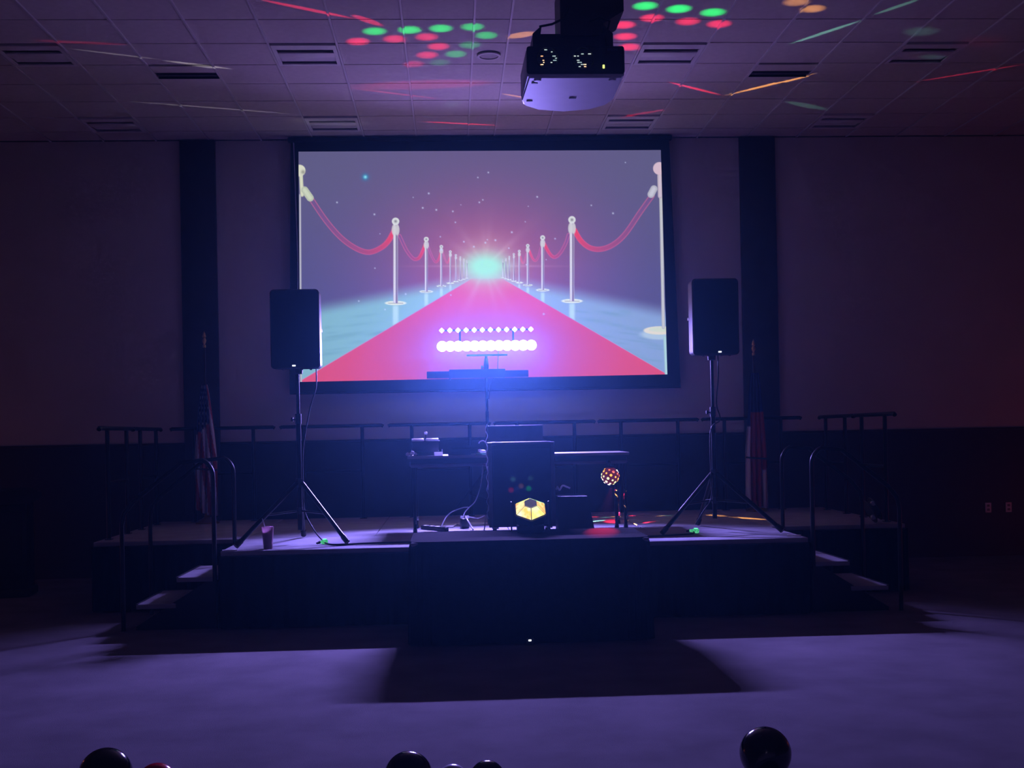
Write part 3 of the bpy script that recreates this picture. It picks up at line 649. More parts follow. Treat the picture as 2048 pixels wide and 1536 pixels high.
for k in range(4): g.lathe([(0, -0.016), (0.017, -0.012), (0.022, 0), (0.015, 0.014), (0, 0.02)], 9, (-0.04+k*0.024, (k % 2)*0.014, 0.018+0.014*(k == 2)))
tag(obj('paper_tissue', g, PAPER, None, (-0.392, 11.53, ZT)), 'crumpled white tissue at the left corner of the table', 'tissue')
t = thing('card_box', 'small white box near the table front below the laptop', 'box', (-0.135, 11.54, ZT), 0.06)
obj('carton', G().box((0, 0, 0.018), (0.082, 0.05, 0.036), 0.003), PAPER, t); obj('flap', G().box((0.036, 0.0, 0.046), (0.005, 0.04, 0.03), 0.001), PAPER, t)
cord('coiled_cable', 'pale cable heaped on the table beside the rack', [(0.285+0.05*cos(a*1.3)*(1-a/34), 11.575+0.03*sin(a*1.3), ZT+0.008+0.003*a) for a in range(14)], 0.008, PAPER)
t = thing('adapter', 'pale mint power adapter on the table beside the rack', 'adapter', (0.265, 11.53, ZT))
obj('block', G().box((0.02, -0.01, 0.012), (0.11, 0.035, 0.024), 0.006), MINT, t); obj('plug', G().box((-0.06, -0.01, 0.008), (0.05, 0.02, 0.014), 0.004), PAPER, t)
# pale cords around the rack foot
cord('white_cord', 'thin white cord drooping from the table to the power block', [(0.293, 11.49, 1.31), (0.282, 11.46, 1.187), (0.256, 11.50, 1.065), (0.212, 11.60, 0.949), (0.154, 11.70, 0.885), (0.115, 11.80, 0.835), (0.10, 11.90, 0.79)], 0.0055, PALEC)
cord('white_cord', 'thin white cord looping out over the stage floor left of the power block', [(0.150, 11.685, 0.890), (0.09, 11.72, 0.883), (-0.009, 11.75, 0.845), (-0.07, 11.80, 0.794), (-0.11, 11.86, 0.72), (-0.13, 11.90, z+.008)], 0.0055, PALEC)
cord('white_cord', 'short white cord from the power block to the rack foot', [(0.135, 11.94, 0.78), (0.236, 11.70, 0.778), (0.300, 11.52, 0.815), (0.305, 11.46, 0.79), (0.30, 11.44, 0.72), (0.29, 11.44, z+.008)], 0.0055, PALEC)
cord('white_cord', 'white plug cord end lying in front of the power block', [(0.12, 11.96, 0.78), (0.14, 11.84, 0.75), (0.17, 11.75, 0.70), (0.19, 11.68, z+.008)], 0.008, PALEC)
cord('rack_cable', 'speckled cord tied up along the left edge of the rack case', [(0.318+0.008*(-1)**k, 10.955, 1.70-0.055*k) for k in range(17)], 0.0032, PALEC)
cord('loose_cable', 'loose pale cable end at the upper left corner of the rack case', [(0.315, 10.95, 1.52), (0.29, 10.95, 1.545), (0.26, 10.95, 1.54), (0.245, 10.95, 1.52)], 0.006, PALEC)
cord('cable_loop', 'short pale cable loop sticking out at the right of the rack case', [(0.955, 10.96, 1.08), (0.965, 10.95, 1.105), (0.985, 10.95, 1.075), (1.014, 10.95, 1.115), (1.05, 10.95, 1.105), (1.085, 10.95, 1.09)], 0.009, PALEC)
t = thing('power_block', 'black power block with plugged cords on the stage under the table', 'power strip', (0.11, 11.98, z), 0.25)
obj('body', G().box((0, 0, 0.05), (0.08, 0.08, 0.1), 0.008), BLACKP, t)
for k, (x, y) in enumerate(((-0.022, 0.01), (0.028, -0.01))): obj('plug', G().box((x, y, 0.112), (0.032, 0.03, 0.026), 0.005), PAPER, t)
t = thing('power_strip', 'long flat power strip lying on the stage under the table', 'power strip', (-0.19, 11.80, z), -0.95)
obj('body', G().box((0, 0, 0.02), (0.42, 0.05, 0.04), 0.006), BLACKP, t)
for k in range(4): obj('outlet', G().box((-0.15+k*0.1, 0, 0.041), (0.05, 0.036, 0.006), 0.002), WHITEP, t)
tag(obj('notepad', G().box((0, 0, 0.006), (0.12, 0.4, 0.012), 0.002), WHITEP, None, (-0.045, 12.28, z), (0, 0, -0.1)), 'white notepad on the stage behind the power strip', 'notepad')
tag(obj('lit_patch_disc', G().lathe([(0, 0), (0.17, 0), (0.175, 0.006), (0.17, 0.012), (0, 0.014)], 36), WHITEP, None, (0.20, 12.45, z)), 'round pale disc standing in for a lit patch of stage behind the power block', 'light patch')  # white disc added where only a lit patch of deck shows
t = thing('floor_case', 'black slant-sided case on the stage right of the rack', 'case', (1.10, 10.98, z))
obj('body', G().prism([(-0.14, 0.0), (0.20, 0.0), (0.13, 0.36), (-0.14, 0.36)], -0.16, 0.16, 'y'), CASE, t)
obj('handle', G().box((0.0, 0, 0.366), (0.12, 0.03, 0.012), 0.004), BLACKP, t)

# ------------------------------------------------------------------ draped table in front of the stage
t = thing('draped_table', 'black cloth-draped table standing before the stage front', 'table', (0.585, 9.50, 0))
DT = 0.795
obj('table_top', G().box((0, 0, DT-0.02), (1.83, 0.9, 0.03), 0.01), TABLE, t)
g = G()
def drape(u, v):
    # u round a rounded-rectangle outline, v from the middle of the top outward, then down to the floor
    hx, hy, e = 0.935, 0.475, 2/14.0; a_ = 2*pi*u
    sx_, sy_ = cos(a_), sin(a_)
    x = hx*math.copysign(abs(sx_)**e, sx_); y = hy*math.copysign(abs(sy_)**e, sy_)
    if v < 0.3:
        f = v/0.3; return (x*f*0.985, y*f*0.97, DT)
    f = (v-0.3)/0.7; w_ = 1+f*(0.010+0.012*sin(u*2*pi*38+1.3*sin(u*40)))
    k_ = min(f/0.08, 1); rim = 1-(1-k_)**2
    return (x*(0.985+0.015*rim)*w_, y*(0.97+0.03*rim)*w_, max(DT-0.02*k_*k_-f*(DT-0.03), 0.006))
g.grid(drape, 480, 30); bmesh.ops.remove_doubles(g.bm, verts=g.bm.verts, dist=0.0005)
obj('table_cloth', g, CLOTH, t)
for sx in (-0.8, 0.8):
    for sy in (-0.35, 0.35): obj('leg', G().tube([(sx, sy, 0), (sx, sy, DT-0.04)], 0.016, 8), STEEL, t)
t = thing('hem_glint', 'tiny white glowing dot standing in for a reflection at the draped table foot', 'glint', (0.56, 8.975, 0.0))  # glowing dot on a block, put in for a bright reflection at the hem
obj('body', G().box((0, 0, 0.028), (0.06, 0.025, 0.05), 0.004), BLACKP, t); obj('lens', G().box((0, -0.014, 0.04), (0.022, 0.006, 0.012), 0.002), emat('white_hem_glint', (0.9, 0.95, 1, 1), 2.0), t)

# derby effect light on the draped table, throwing coloured spots at the ceiling
t = thing('derby_light', 'lit faceted effect light glowing yellow on the draped table', 'light', (0.632, 9.72, DT))
obj('base', G().box((0, 0.05, 0.03), (0.22, 0.22, 0.06), 0.012), BLACKP, t)
for s in (-1, 1): obj('yoke_arm', G().box((s*0.155, 0.06, 0.13), (0.012, 0.03, 0.24), 0.003), BLACKP, t)
AX = Vector((0, -cos(radians(53)), sin(radians(53)))); cen = Vector((0, 0.0, 0.185))
ex = Vector((1, 0, 0)); ey = AX.cross(ex)
def hexp(r, h, k, rot=90): a = radians(rot+60*k); return cen + ex*(r*cos(a)) + ey*(r*sin(a)) + AX*h
bk = G(); V = [hexp(0.15, 0.0, k) for k in range(6)] + [hexp(0.13, -0.10, k) for k in range(6)]
bk.faces(V, [(k, (k+1) % 6, (k+1) % 6+6, k+6) for k in range(6)] + [tuple(range(5, -1, -1)), tuple(range(6, 12))]); body = obj('shell', bk, BLACKP, t)
FC = [('a', (0.75, 0.75, 0.12), (1.0, 0.95, 0.35)), ('b', (0.9, 0.40, 0.10), (0.95, 0.8, 0.35)), ('c', (1.0, 0.62, 0.10), (1.0, 0.95, 0.6)), ('d', (1.0, 0.80, 0.16), (0.95, 1.0, 0.45)), ('e', (0.95, 0.42, 0.1), (0.6, 0.95, 0.3)), ('f', (0.35, 0.85, 0.2), (0.8, 1.0, 0.7))]
for k in range(6):
    g = G(); q = [hexp(0.143, 0.004, k), hexp(0.143, 0.004, k+1), hexp(0.058, 0.069, k+1), hexp(0.058, 0.069, k)]
    c = sum(q, Vector())/4; q = [c+(p-c)*0.89 for p in q]; nrm = (q[1]-q[0]).cross(q[2]-q[0]).normalized(); nrm = nrm if nrm.dot(c-cen) > 0 else -nrm
    q2 = [p-nrm*0.006 for p in q]
    g.faces(q+q2, [(0, 1, 2, 3), (7, 6, 5, 4)] + [(i, i+4, (i+1) % 4+4, (i+1) % 4) for i in range(4)])
    n_, c1, c2 = FC[k]; obj('lens_facet', g, emat('derby_facet_'+n_, (*c1, 1), 1.25, (*c2, 1), 17), t)
g = G(); a = [hexp(0.055, 0.072, k) for k in range(6)]; b = [hexp(0.055, 0.056, k) for k in range(6)]
g.faces(a+b, [tuple(range(6)), tuple(range(11, 5, -1))] + [(k, k+6, (k+1) % 6+6, (k+1) % 6) for k in range(6)]); obj('centre_cap', g, mat('grey_cap', srgb(150, 145, 155), 0.7, emit=srgb(70, 66, 78), estr=1.0), t)
g = G(); V0 = [hexp(0.140, 0.0, k) for k in range(6)] + [hexp(0.056, 0.061, k) for k in range(6)]
g.faces(V0, [(k, (k+1) % 6, (k+1) % 6+6, k+6) for k in range(6)]); obj('facet_frame', g, mat('dark_facet_frame', srgb(50, 45, 40), 0.6), t)
# reflected lamp images glowing on the rack behind belong to real beams: coloured spots
DS = Vector((0.632, 9.60, DT+0.31))
def ceil_pt(px, py, zplane=CEIL, ymax=13.3):
    d = Fw + Rt*((px-1025.75)/2370.0) - Up*((py-853.3)/2370.0); k = (zplane-CAM_H)/d.z
    p = Vector((0, 0, CAM_H)) + d*k
    if zplane < 2 and p.y > ymax: p = Vector((p.x*ymax/p.y, ymax-0.25*(p.y-ymax), zplane))
    return p
GRN, RED, AMB, TEA, PAL = (0.0, 1.0, 0.16), (1.0, 0.02, 0.07), (1.0, 0.42, 0.10), (0.25, 0.8, 0.65), (0.75, 0.7, 0.8)
def dot(px, py, c, w, rad=0.12, src=None, par=None, zp=CEIL):
    p = ceil_pt(px, py, zp); s = src or DS; d = (p-s).length
    spot('colour_beam', s, p, c, w, math.degrees(2*atan(rad/d)), 1.0, 0.004, par or t)
def streak(x0, y0, x1, y1, c, w, wid=0.03, src=None, par=None, zp=CEIL):
    a = ceil_pt(x0, y0, zp); b = ceil_pt(x1, y1, zp); s = src or DS
    da, db = (a-s).normalized(), (b-s).normalized(); m = s + da + db; half = max(da.angle(db)/2, radians(0.6)); d = ((a+b)/2-s).length
    spot('colour_beam', s, m, c, w*(25 if zp > 3 else (700 if c == RED else 380)), math.degrees(2*half), 0.7, 0.004, par or t, (b-a), max(atan(wid/d)/half, 0.012))
gd = [(750, 65, 1), (820, 62, 1), (882, 59, .95), (945, 56, .7), (973, 73, .6), (940, 92, .3), (912, 110, .45), (880, 127, .15), (1290, 14, 1.3), (1357, 20, 1.5), (1425, 27, 1.4)]
rd = [(717, 85, .9), (790, 80, .75), (854, 76, .7), (877, 95, .75), (855, 112, .7), (828, 130, .35), (1247, 52, 1), (1250, 75, 1), (1258, 96, 1), (1303, 38, .9), (1375, 45, .9), (1437, 50, 1)]
for (a, b, k) in gd: dot(a, b, GRN, 1000*k)
for (a, b, k) in rd: dot(a, b, RED, 1250*k)
for s_ in ((505, -2, 720, 42, RED, 26, .035), (700, 30, 770, 56, RED, 24, .05), (130, 98, 330, 122, PAL, 12, .02), (320, 122, 475, 141, PAL, 24, .03), (230, 202, 610, 231, PAL, 14, .02), (690, 176, 890, 201, RED, 22, .02),
           (680, 176, 1010, 166, RED, 9, .16), (835, 244, 1015, 253, RED, 70, .02), (1000, 188, 1060, 199, AMB, 30, .025), (1010, 78, 1075, 66, AMB, 22, .08), (1330, 164, 1450, 194, RED, 60, .03), (1440, 195, 1640, 146, AMB, 85, .03),
           (1570, 93, 1730, 40, TEA, 26, .03), (1740, 34, 1850, -4, TEA, 14, .03), (1820, 167, 2060, 128, RED, 34, .02), (1235, 236, 1345, 218, RED, 26, .03), (50, 82, 270, 92, RED, 10, .04), (1565, 203, 1660, 222, TEA, 10, .07), (560, 240, 760, 250, PAL, 4, .1)):
    streak(*s_)
dot(1592, 6, AMB, 700, .12); dot(1624, 20, AMB, 1000, .11); dot(1840, 65, TEA, 130, .15); dot(1862, 115, TEA, 130, .12); dot(905, 210, TEA, 90, .12); dot(1960, 85, RED, 40, .2)

for (px_, pz_, c, w_) in ((0.535, 1.085, RED, 26), (0.70, 1.095, GRN, 30), (0.555, 1.185, TEA, 14), (0.72, 1.19, TEA, 12), (0.63, 1.12, AMB, 12)):
    spot('colour_beam', (0.632, 9.80, DT+0.33), (px_, 10.945, pz_), c, w_, 3.2, 1.0, 0.003, t)
# mirror-ball light hanging under the table edge
BC = Vector((1.518, 11.38, 1.18)); BR = 0.085
t2 = thing('ball_light', 'small lit ball light with coloured lenses hanging below the table', 'light', (BC.x, BC.y, BC.z-BR))
obj('ball', G().lathe([(BR*sin(pi*k/16)+1e-9 if 0 < k < 16 else 0, BR-BR*cos(pi*k/16)) for k in range(17)], 28), mat('dark_red_shell', srgb(52, 14, 20), 0.4, emit=(0.09, 0.008, 0.004, 1), estr=1.0), t2)
obj('mount', G().tube([(0, 0, 2*BR-0.004), (0, 0, 2*BR+0.025), (0, 0.04, 2*BR+0.045), (0, 0.125, 2*BR+0.045)], 0.011, 8), BLACKP, t2)
obj('rail_clamp', G().box((0, 0.12, 2*BR+0.045), (0.04, 0.03, 0.05), 0.004), BLACKP, t2)
obj('cap', G().lathe([(0, 0.0), (0.035, 0.0), (0.03, 0.02), (0, 0.025)], 16, (0, 0, 2*BR-0.012)), BLACKP, t2)
lc = [emat('ball_lens_warm', (1.0, 0.75, 0.35, 1), 2.6, (1, 0.9, 0.7, 1)), emat('ball_lens_white', (1, 0.9, 0.75, 1), 3.0), emat('ball_lens_red', (1.0, 0.08, 0.06, 1), 1.4, (1, 0.3, 0.15, 1)), emat('ball_lens_amber', (1.0, 0.45, 0.06, 1), 1.6), emat('ball_lens_green', (0.9, 0.8, 0.35, 1), 1.8, (0.55, 0.9, 0.4, 1))]
lens_r = [G().lathe([(0, 0.005), (r_*0.7, 0.004), (r_, 0.0), (0, -0.004)], 12).mesh('ball_lens') for r_ in (0.010, 0.013)]
pts = [(math.acos(1-2*(k+.5)/44), pi*(1+5**.5)*k) for k in range(44)]
for k, (ph, a) in enumerate(pts):
    n = Vector((cos(a)*sin(ph), sin(a)*sin(ph), cos(ph)))
    if n.z > 0.82 or n.y > 0.35: continue
    o = bpy.data.objects.new('ball_lens', lens_r[k % 2].copy()); COL.objects.link(o); o.data.materials.append(lc[(k*7) % 5]); o.parent = t2
    o.matrix_basis = Matrix.Translation(Vector((0, 0, BR))+n*BR*0.995) @ n.to_track_quat('Z', 'Y').to_matrix().to_4x4()
BS = BC + Vector((0, -0.06, -0.10))
for s_ in ((1168, 1025, 1196, 1024, RED, 5, .02), (1192, 1019, 1216, 1019, TEA, 2.5, .02), (1213, 1022, 1240, 1020, AMB, 5, .03), (1176, 1044, 1214, 1040, TEA, 6, .03), (1242, 1034, 1278, 1052, AMB, 6, .02), (1248, 1024, 1296, 1026, RED, 6, .03),
           (1282, 1018, 1325, 1018, AMB, 7, .03), (1302, 1044, 1348, 1037, RED, 8, .03), (1408, 1029, 1455, 1033, AMB, 8, .05), (1450, 1033, 1540, 1040, AMB, 3, .04), (1300, 1026, 1350, 1032, TEA, 2, .02)):
    streak(*s_[:6], s_[6]*0.4, src=BS, par=t2, zp=STZ)
dot(1296, 1045, RED, 900, .05, BS, t2, STZ); dot(1228, 1043, RED, 500, .13, BS, t2, STZ)
spot('colour_beam', BS, (1.22, 9.72, DT), RED, 420, 11, 0.9, 0.004, t2, (1, -1.2, 0), 0.6)
# light from the ball kissing the table apron and the rack
for p, c in (((1.47, 11.49, 1.345), RED), ((1.53, 11.49, 1.30), RED), ((1.56, 11.49, 1.37), RED), ((1.55, 11.49, 1.33), GRN)):
    spot('colour_beam', (BC.x, BC.y-0.09, BC.z+0.03), p, c, 7, 6, 0.6, 0.003, t2)

# ------------------------------------------------------------------ projector on its ceiling mount
t = thing('projector', 'ceiling-hung projector with pale underside and two lit vents', 'projector', (0.62, 5.9, 3.30))
def prf(y0, y1, w0, w1, z0, z1): return None
w = 0.235
plan = [(-w, -0.30), (w, -0.30), (w+0.004, 0.10), (w-0.02, 0.20), (w-0.10, 0.285), (0.0, 0.325), (-w+0.09, 0.285), (-w+0.01, 0.20), (-w-0.004, 0.10)]
def rounded(scale, dz): return [(x*scale, y*scale) for x, y in plan]
g = G(); n = len(plan)
V = [(x*0.965, y*0.965+0.002, 0.0) for x, y in plan] + [(x, y, 0.02) for x, y in plan] + [(x, y, 0.135) for x, y in plan] + [(x*0.96, y*0.96, 0.15) for x, y in plan]
g.faces(V, [tuple(range(n-1, -1, -1))] + [(a*n+k, a*n+(k+1) % n, (a+1)*n+(k+1) % n, (a+1)*n+k) for a in range(3) for k in range(n)] + [tuple(range(3*n, 4*n))])
bmesh.ops.bevel(g.bm, geom=[e for e in g.bm.edges], offset=0.008, segments=2, affect='EDGES')
sh = obj('shell', g, PROJW, t)
rb = obj('rear_panel', G().box((0, -0.297, 0.080), (0.466, 0.02, 0.132), 0.012, 3), BLACKP, t)
for k, x in enumerate((-0.135, 0.033)):
    vn = obj('exhaust_vent', G().lathe([(0.046, 0.0), (0.05, 0.006), (0.054, 0.0), (0.05, -0.004)], 28, (x, -0.309, 0.085), Matrix.Rotation(pi/2, 3, 'X')), BLACKP, t)
    for q in range(9):
        zz = -0.04+q*0.01; hw = math.sqrt(max(0.048**2-zz**2, 0)); obj('vent_slat', G().box((x, -0.3085, 0.085+zz), (2*hw, 0.004, 0.0035)), mat('vent_slat_grey', srgb(70, 76, 80), 0.4, 0.5), vn)
    rg = random.Random(5+k)
    for q in range(12):
        aa = rg.uniform(0, 2*pi); rr_ = rg.uniform(0.022, 0.043); warm = (cos(aa) < -0.3) if k == 0 else (cos(aa) > 0.2 and sin(aa) < 0.2)
        obj('lamp_glint', G().box((x+rr_*cos(aa), -0.311, 0.085+round(rr_*sin(aa)/0.01)*0.01), (rg.uniform(.006, .016), 0.002, 0.004)), emat('vent_warm', (1, 0.45, 0.22, 1), 1.4, (1, 0.8, 0.5, 1), 60) if warm else emat('vent_cool', (0.4, 0.6, 0.62, 1), 0.8, (0.9, 1, 0.95, 1), 60), vn)
obj('status_lamp', G().box((0.132, -0.31, 0.045), (0.010, 0.004, 0.018), 0.002), emat('status_yellow', (0.7, 0.85, 0.2, 1), 1.6), t)
obj('lens_barrel', G().lathe([(0.0, 0.0), (0.055, 0.0), (0.06, 0.07), (0.05, 0.075), (0.0, 0.06)], 24, (0, 0.31, 0.085), Matrix.Rotation(-pi/2, 3, 'X')), BLACKP, t)
for x, y, sx, sy in ((-0.19, -0.20, 0.03, 0.012), (-0.195, 0.11, 0.03, 0.012), (0.02, 0.06, 0.036, 0.012)): obj('underside_label', G().box((x, y, -0.001), (sx, sy, 0.004)), mat('dark_label', srgb(50, 50, 80), 0.5), t)
for x, y in ((-0.18, -0.25), (0.18, -0.25)): obj('levelling_foot', G().lathe([(0, -0.006), (0.016, -0.005), (0.018, 0.0), (0, 0.002)], 12, (x, y, 0)), WHITEP, t)
def text(s, size, mt, par, loc, rot, name='lettering'):
    cu = bpy.data.curves.new(name, 'FONT'); cu.body = s; cu.size = size; cu.extrude = 0.0008; cu.align_x = 'CENTER'; cu.align_y = 'CENTER'
    tmp = bpy.data.objects.new('tmp', cu); COL.objects.link(tmp); dg = bpy.context.evaluated_depsgraph_get(); me_ = bpy.data.meshes.new_from_object(tmp.evaluated_get(dg)); bpy.data.objects.remove(tmp)
    me_.materials.clear(); return obj(name, me_, mt, par, loc, rot)
text('EPSON', 0.016, mat('dim_lettering', srgb(70, 72, 92), 0.5), t, (0.175, -0.309, 0.125), (pi/2, 0, 0))
t = thing('projector_mount', 'black ceiling mount and pole holding the projector', 'mount', (0.62, 5.9, 3.45))
obj('cradle', G().box((0, -0.02, 0.05), (0.37, 0.34, 0.09), 0.012), BLACKP, t)
for s in (-1, 1): obj('side_arm', G().prism([(s*0.17, 0.0), (s*0.195, 0.02), (s*0.195, 0.09), (s*0.15, 0.13)], -0.2, 0.14, 'y'), BLACKP, t)
obj('neck', G().prism([(-0.06, 0.08), (0.13, 0.08), (0.15, 0.14), (0.25, 0.20), (0.25, 0.34), (-0.06, 0.34)], -0.20, 0.08, 'y'), BLACKP, t)
obj('pole', G().tube([(0.05, -0.02, 0.3), (0.05, -0.02, CEIL-3.45)], 0.03, 16), BLACKP, t); obj('ceiling_plate', G().box((0.05, -0.02, CEIL-3.455), (0.3, 0.3, 0.012), 0.003), BLACKP, t)
for k, pts in enumerate(([(-0.16, -0.18, 0.13), (-0.1, -0.2, 0.135), (-0.04, -0.21, 0.16), (-0.02, -0.2, 0.22)], [(0.17, -0.15, 0.1), (0.18, -0.2, 0.15), (0.13, -0.21, 0.165), (0.08, -0.2, 0.15)])):
    obj('cable', G().tube(pts, 0.006, 8), CORD, t)

# ------------------------------------------------------------------ flags on poles
def fmat(name, kind):
    m = bpy.data.materials.new(name); m.use_nodes = True; nt = m.node_tree; b = nt.nodes['Principled BSDF']; b.inputs['Roughness'].default_value = 0.75
    at_ = nt.nodes.new('ShaderNodeVertexColor'); at_.layer_name = 'cloth'; nz = nt.nodes.new('ShaderNodeTexNoise'); nz.inputs['Scale'].default_value = 90
    mx = nt.nodes.new('ShaderNodeMix'); mx.data_type = 'RGBA'; mx.blend_type = 'MULTIPLY'; mx.inputs['Factor'].default_value = 0.25
    nt.links.new(at_.outputs['Color'], mx.inputs['A']); nt.links.new(nz.outputs['Color'], mx.inputs['B']); nt.links.new(mx.outputs['Result'], b.inputs['Base Color']); return m
def flag(name, label, x, ztop, zf1, zf0, wtop, wbot, colfn, skew, stripe_names):
    t = thing(name, label, 'flag', (x, 13.5, STZ))
    H = ztop-STZ
    obj('base', G().lathe([(0, 0), (0.13, 0), (0.135, 0.015), (0.09, 0.04), (0.035, 0.07), (0.025, 0.12), (0, 0.12)], 24), BRASS, t)
    obj('pole', G().tube([(0, 0, 0.1), (0, 0, H-0.19)], 0.013, 10), WOODD, t)
    obj('finial', G().lathe([(0, H-0.2), (0.018, H-0.19), (0.018, H-0.165), (0.009, H-0.155), (0.02, H-0.13), (0.024, H-0.11), (0.014, H-0.085), (0.022, H-0.07), (0.012, H-0.03), (0, H)], 12), BRASS, t)
    nu, nv = 120, 80; vs_, cs = [], []
    for j in range(nv+1):
        v = j/nv; zz = zf1+(zf0-zf1)*v-STZ; wd = wtop+(wbot-wtop)*min(1, v*1.6)**0.8
        for i in range(nu+1):
            u = i/nu; fold = sin(u*2*pi*4.5+v*2.0); px_ = (u-0.5+skew*(1-v))*wd + 0.012*fold*min(1, v*2+.2); py_ = -0.03-0.035*(0.3+v)*cos(u*2*pi*4.5+v*2.0)
            vs_.append((px_, py_, zz-0.05*sin(u*pi)*v*(0.5)-(0.10*u if v > 0.97 else 0.0))); cs.append(colfn(u, v, i, j))
    me_ = bpy.data.meshes.new('flag_cloth'); me_.from_pydata(vs_, [], [(j*(nu+1)+i, j*(nu+1)+i+1, (j+1)*(nu+1)+i+1, (j+1)*(nu+1)+i) for j in range(nv) for i in range(nu)])
    at_ = me_.color_attributes.new('cloth', 'FLOAT_COLOR', 'POINT'); at_.data.foreach_set('color', np.array([(*c, 1) for c in cs]).ravel())
    me_.polygons.foreach_set('use_smooth', [True]*len(me_.polygons))
    obj('flag_cloth', me_, fmat(name+'_cloth', 0), t)
    obj('tie_band', G().tube([(-wbot*0.48, -0.06, 0.62), (0, -0.085, 0.61), (wbot*0.48, -0.06, 0.60)], 0.009, 8), CORD, t)
    return t
WHT, RDC, BLU = srgb(225, 222, 220)[:3], srgb(170, 40, 46)[:3], srgb(34, 40, 86)[:3]
def us(u, v, i, j):
    if v < 0.34-0.14*(u-0.5) and u < 0.72:
        su, svv = (u*9) % 1-0.5, (v*24) % 1-0.5
        return WHT if su*su+svv*svv < 0.085 and (int(u*9)+int(v*24)) % 2 == 0 else BLU
    return WHT if int((u*1.0-0.22*v)*13+20) % 2 == 0 else RDC
def st_(u, v, i, j):
    if u < 0.20: return WHT if v > 0.42 else BLU
    if u > 0.78 and v > 0.75: return WHT
    return RDC if v > 0.30 else BLU
flag('flag', 'hanging striped flag with white stars at the left pilaster', -2.767, 2.83, 2.22, 0.84, 0.06, 0.27, us, 0.0, None)
flag('flag', 'hanging red and white flag at the right pilaster', 3.49, 2.645, 2.25, 0.79, 0.10, 0.27, st_, 0.0, None)

# ------------------------------------------------------------------ smaller things
t = thing('plastic_cup', 'clear plastic cup of red drink with straw on the stage front', 'cup', (-1.59, 10.24, STZ))
obj('cup_wall', G().lathe([(0.0, 0.002), (0.034, 0.002), (0.05, 0.19), (0.052, 0.19), (0.036, 0.0), (0.0, 0.0)], 28), CUPM, t)
obj('drink', G().lathe([(0.0, 0.006), (0.033, 0.006), (0.046, 0.14), (0.0, 0.14)], 24), DRINK, t)
obj('straw', G().tube([(0.02, 0.0, 0.02), (-0.045, 0.01, 0.26)], 0.004, 8), WHITEP, t)
def plate(label, x):
    t = thing('wall_outlet', label, 'outlet', (x, WALL_Y-0.025, 0.53), 0, 'white wall outlets')
    obj('cover_plate', G().box((0, -0.004, 0.06), (0.075, 0.008, 0.12), 0.003), WHITEP, t)
    for zz in (0.035, 0.085): obj('socket', G().box((0, -0.009, zz), (0.034, 0.004, 0.028), 0.002), GREYP, t)
plate('white wall outlet on the right wainscot, nearer the stage', 6.527); plate('white wall outlet on the right wainscot, farther from the stage', 6.782)
t = thing('lectern', 'dark wooden lectern standing on the floor at far left', 'lectern', (-4.70, 12.75, 0), 0.15)
obj('base', G().box((0, 0, 0.04), (0.52, 0.46, 0.08), 0.01), WOODD, t); obj('column', G().box((0, 0.02, 0.52), (0.46, 0.38, 0.9), 0.02), WOODD, t)
obj('front_panel', G().box((0, -0.175, 0.54), (0.36, 0.015, 0.7), 0.006), WOODD, t)
obj('reading_top', G().prism([(-0.28, 0.0), (0.28, 0.05), (0.28, 0.09), (-0.28, 0.17), (-0.30, 0.14)], -0.3, 0.3, 'x'), WOODD, t, (0, 0, 0.97)); obj('book_ledge', G().box((0, 0.285, 1.06), (0.56, 0.02, 0.05), 0.004), WOODD, t)
t = thing('stage_caster', 'small dark caster wheel with two shiny bolts on the right wing edge', 'wheel', (4.10, 11.42, STZ))  # a stage caster wheel, modelled as a drum between two flanges
Rr = Matrix.Rotation(radians(62), 3, 'Y') @ Matrix.Rotation(0, 3, 'Z')
for h_ in (-0.03, 0.03): obj('flange', G().lathe([(0, h_-0.004), (0.122, h_-0.004), (0.125, h_), (0.122, h_+0.004), (0, h_+0.004)], 28, (0, 0, 0.13), Rr), BLACKP, t)
obj('drum', G().lathe([(0, -0.028), (0.09, -0.028), (0.09, 0.028), (0, 0.028)], 24, (0, 0, 0.13), Rr), CORD, t)
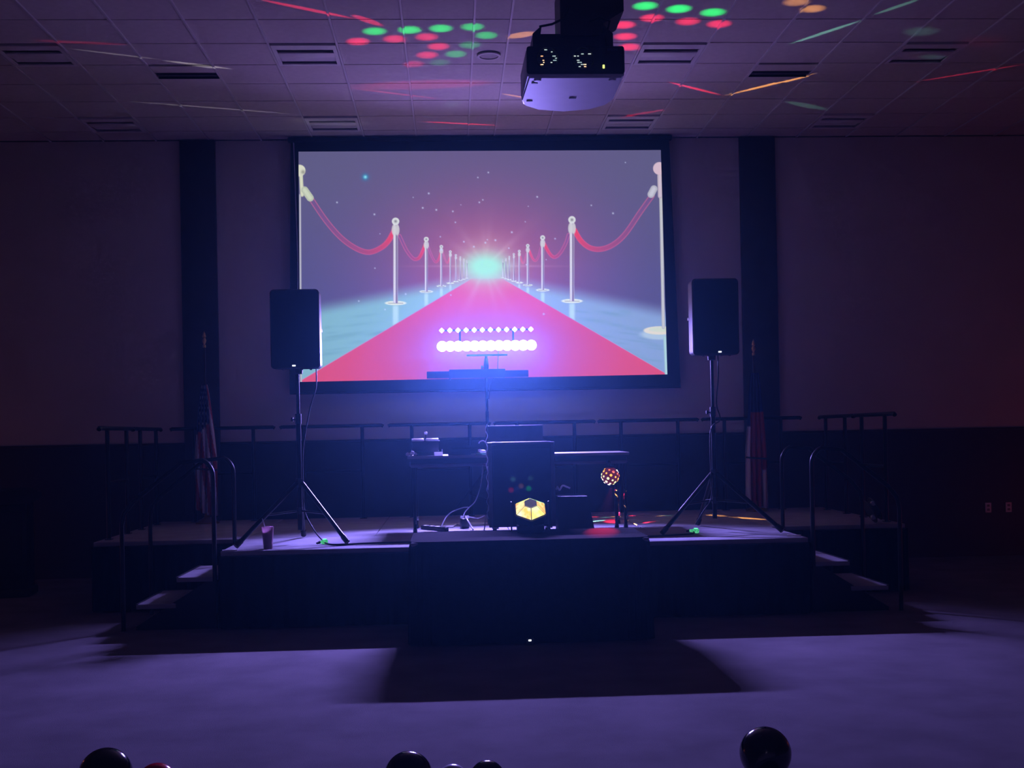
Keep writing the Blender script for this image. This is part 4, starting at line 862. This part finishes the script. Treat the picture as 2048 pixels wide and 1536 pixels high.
for zz in (0.20, 0.065): obj('bolt', G().lathe([(0, -0.03), (0.022, -0.028), (0.026, 0.0), (0, 0.0)], 12, (-0.02, -0.062, zz), Matrix.Rotation(-pi/2, 3, 'X')), CHROME, t)
tag(obj('tape_scrap', G().box((0, 0, 0.004), (0.12, 0.05, 0.008), 0.002), WHITEP, None, (-1.90, 10.16, STZ), (0, 0, 0.3)), 'pale tape scrap at the left stage front corner', 'tape')
tag(obj('tape_scrap', G().box((0, 0, 0.004), (0.12, 0.05, 0.008), 0.002), WHITEP, None, (2.99, 10.3, STZ), (0, 0, -0.4)), 'pale tape scrap at the right stage front corner', 'tape')

# balloons lying on the carpet
def balloon(label, x, y, r, m, a=0.0, tilt=0.5):
    t = thing('balloon', label, 'balloon', (x, y, 0), a, 'balloons on the carpet')
    prof = []
    for k in range(25):
        f = pi*k/24; rr_ = r*sin(f); zz = -r*cos(f)
        if zz < 0: zz *= 1.0+0.22*(1-sin(f))**2*1.2
        prof.append((rr_ if 0 < k < 24 else 0, zz))
    Rm = Matrix.Rotation(pi/2+tilt, 3, 'X')
    obj('skin', G().lathe(prof, 40, (0, 0, r*1.0), Rm), m, t)
    tip = Rm @ Vector((0, 0, prof[0][1])) + Vector((0, 0, r)); d = (Rm @ Vector((0, 0, -1)))
    obj('knot', G().tube([tip-d*0.004, tip+d*0.008, tip+d*0.012, tip+d*0.02], [0.008, 0.006, 0.012, 0.014], 10), m, t)
balloon('large black balloon on the carpet at bottom left, beside the red one', -1.577, 5.40, 0.118, BALB, 0.3, -0.3)
balloon('red balloon peeking up at bottom left', -1.335, 5.33, 0.090, BALR, -0.4, -0.2)
balloon('black balloon on the carpet at bottom centre, left of the silver one', -0.22, 5.26, 0.107, BALB, 0.8, -0.4)
balloon('small silver balloon between the two centre black balloons', -0.025, 5.30, 0.070, BALW, 1.2, -0.3)
balloon('smaller black balloon at bottom centre, right of the silver one', 0.128, 5.27, 0.080, BALB, -0.7, -0.3)
balloon('large black balloon alone on the carpet at bottom right', 1.414, 5.40, 0.118, BALB, 2.4, -0.4)
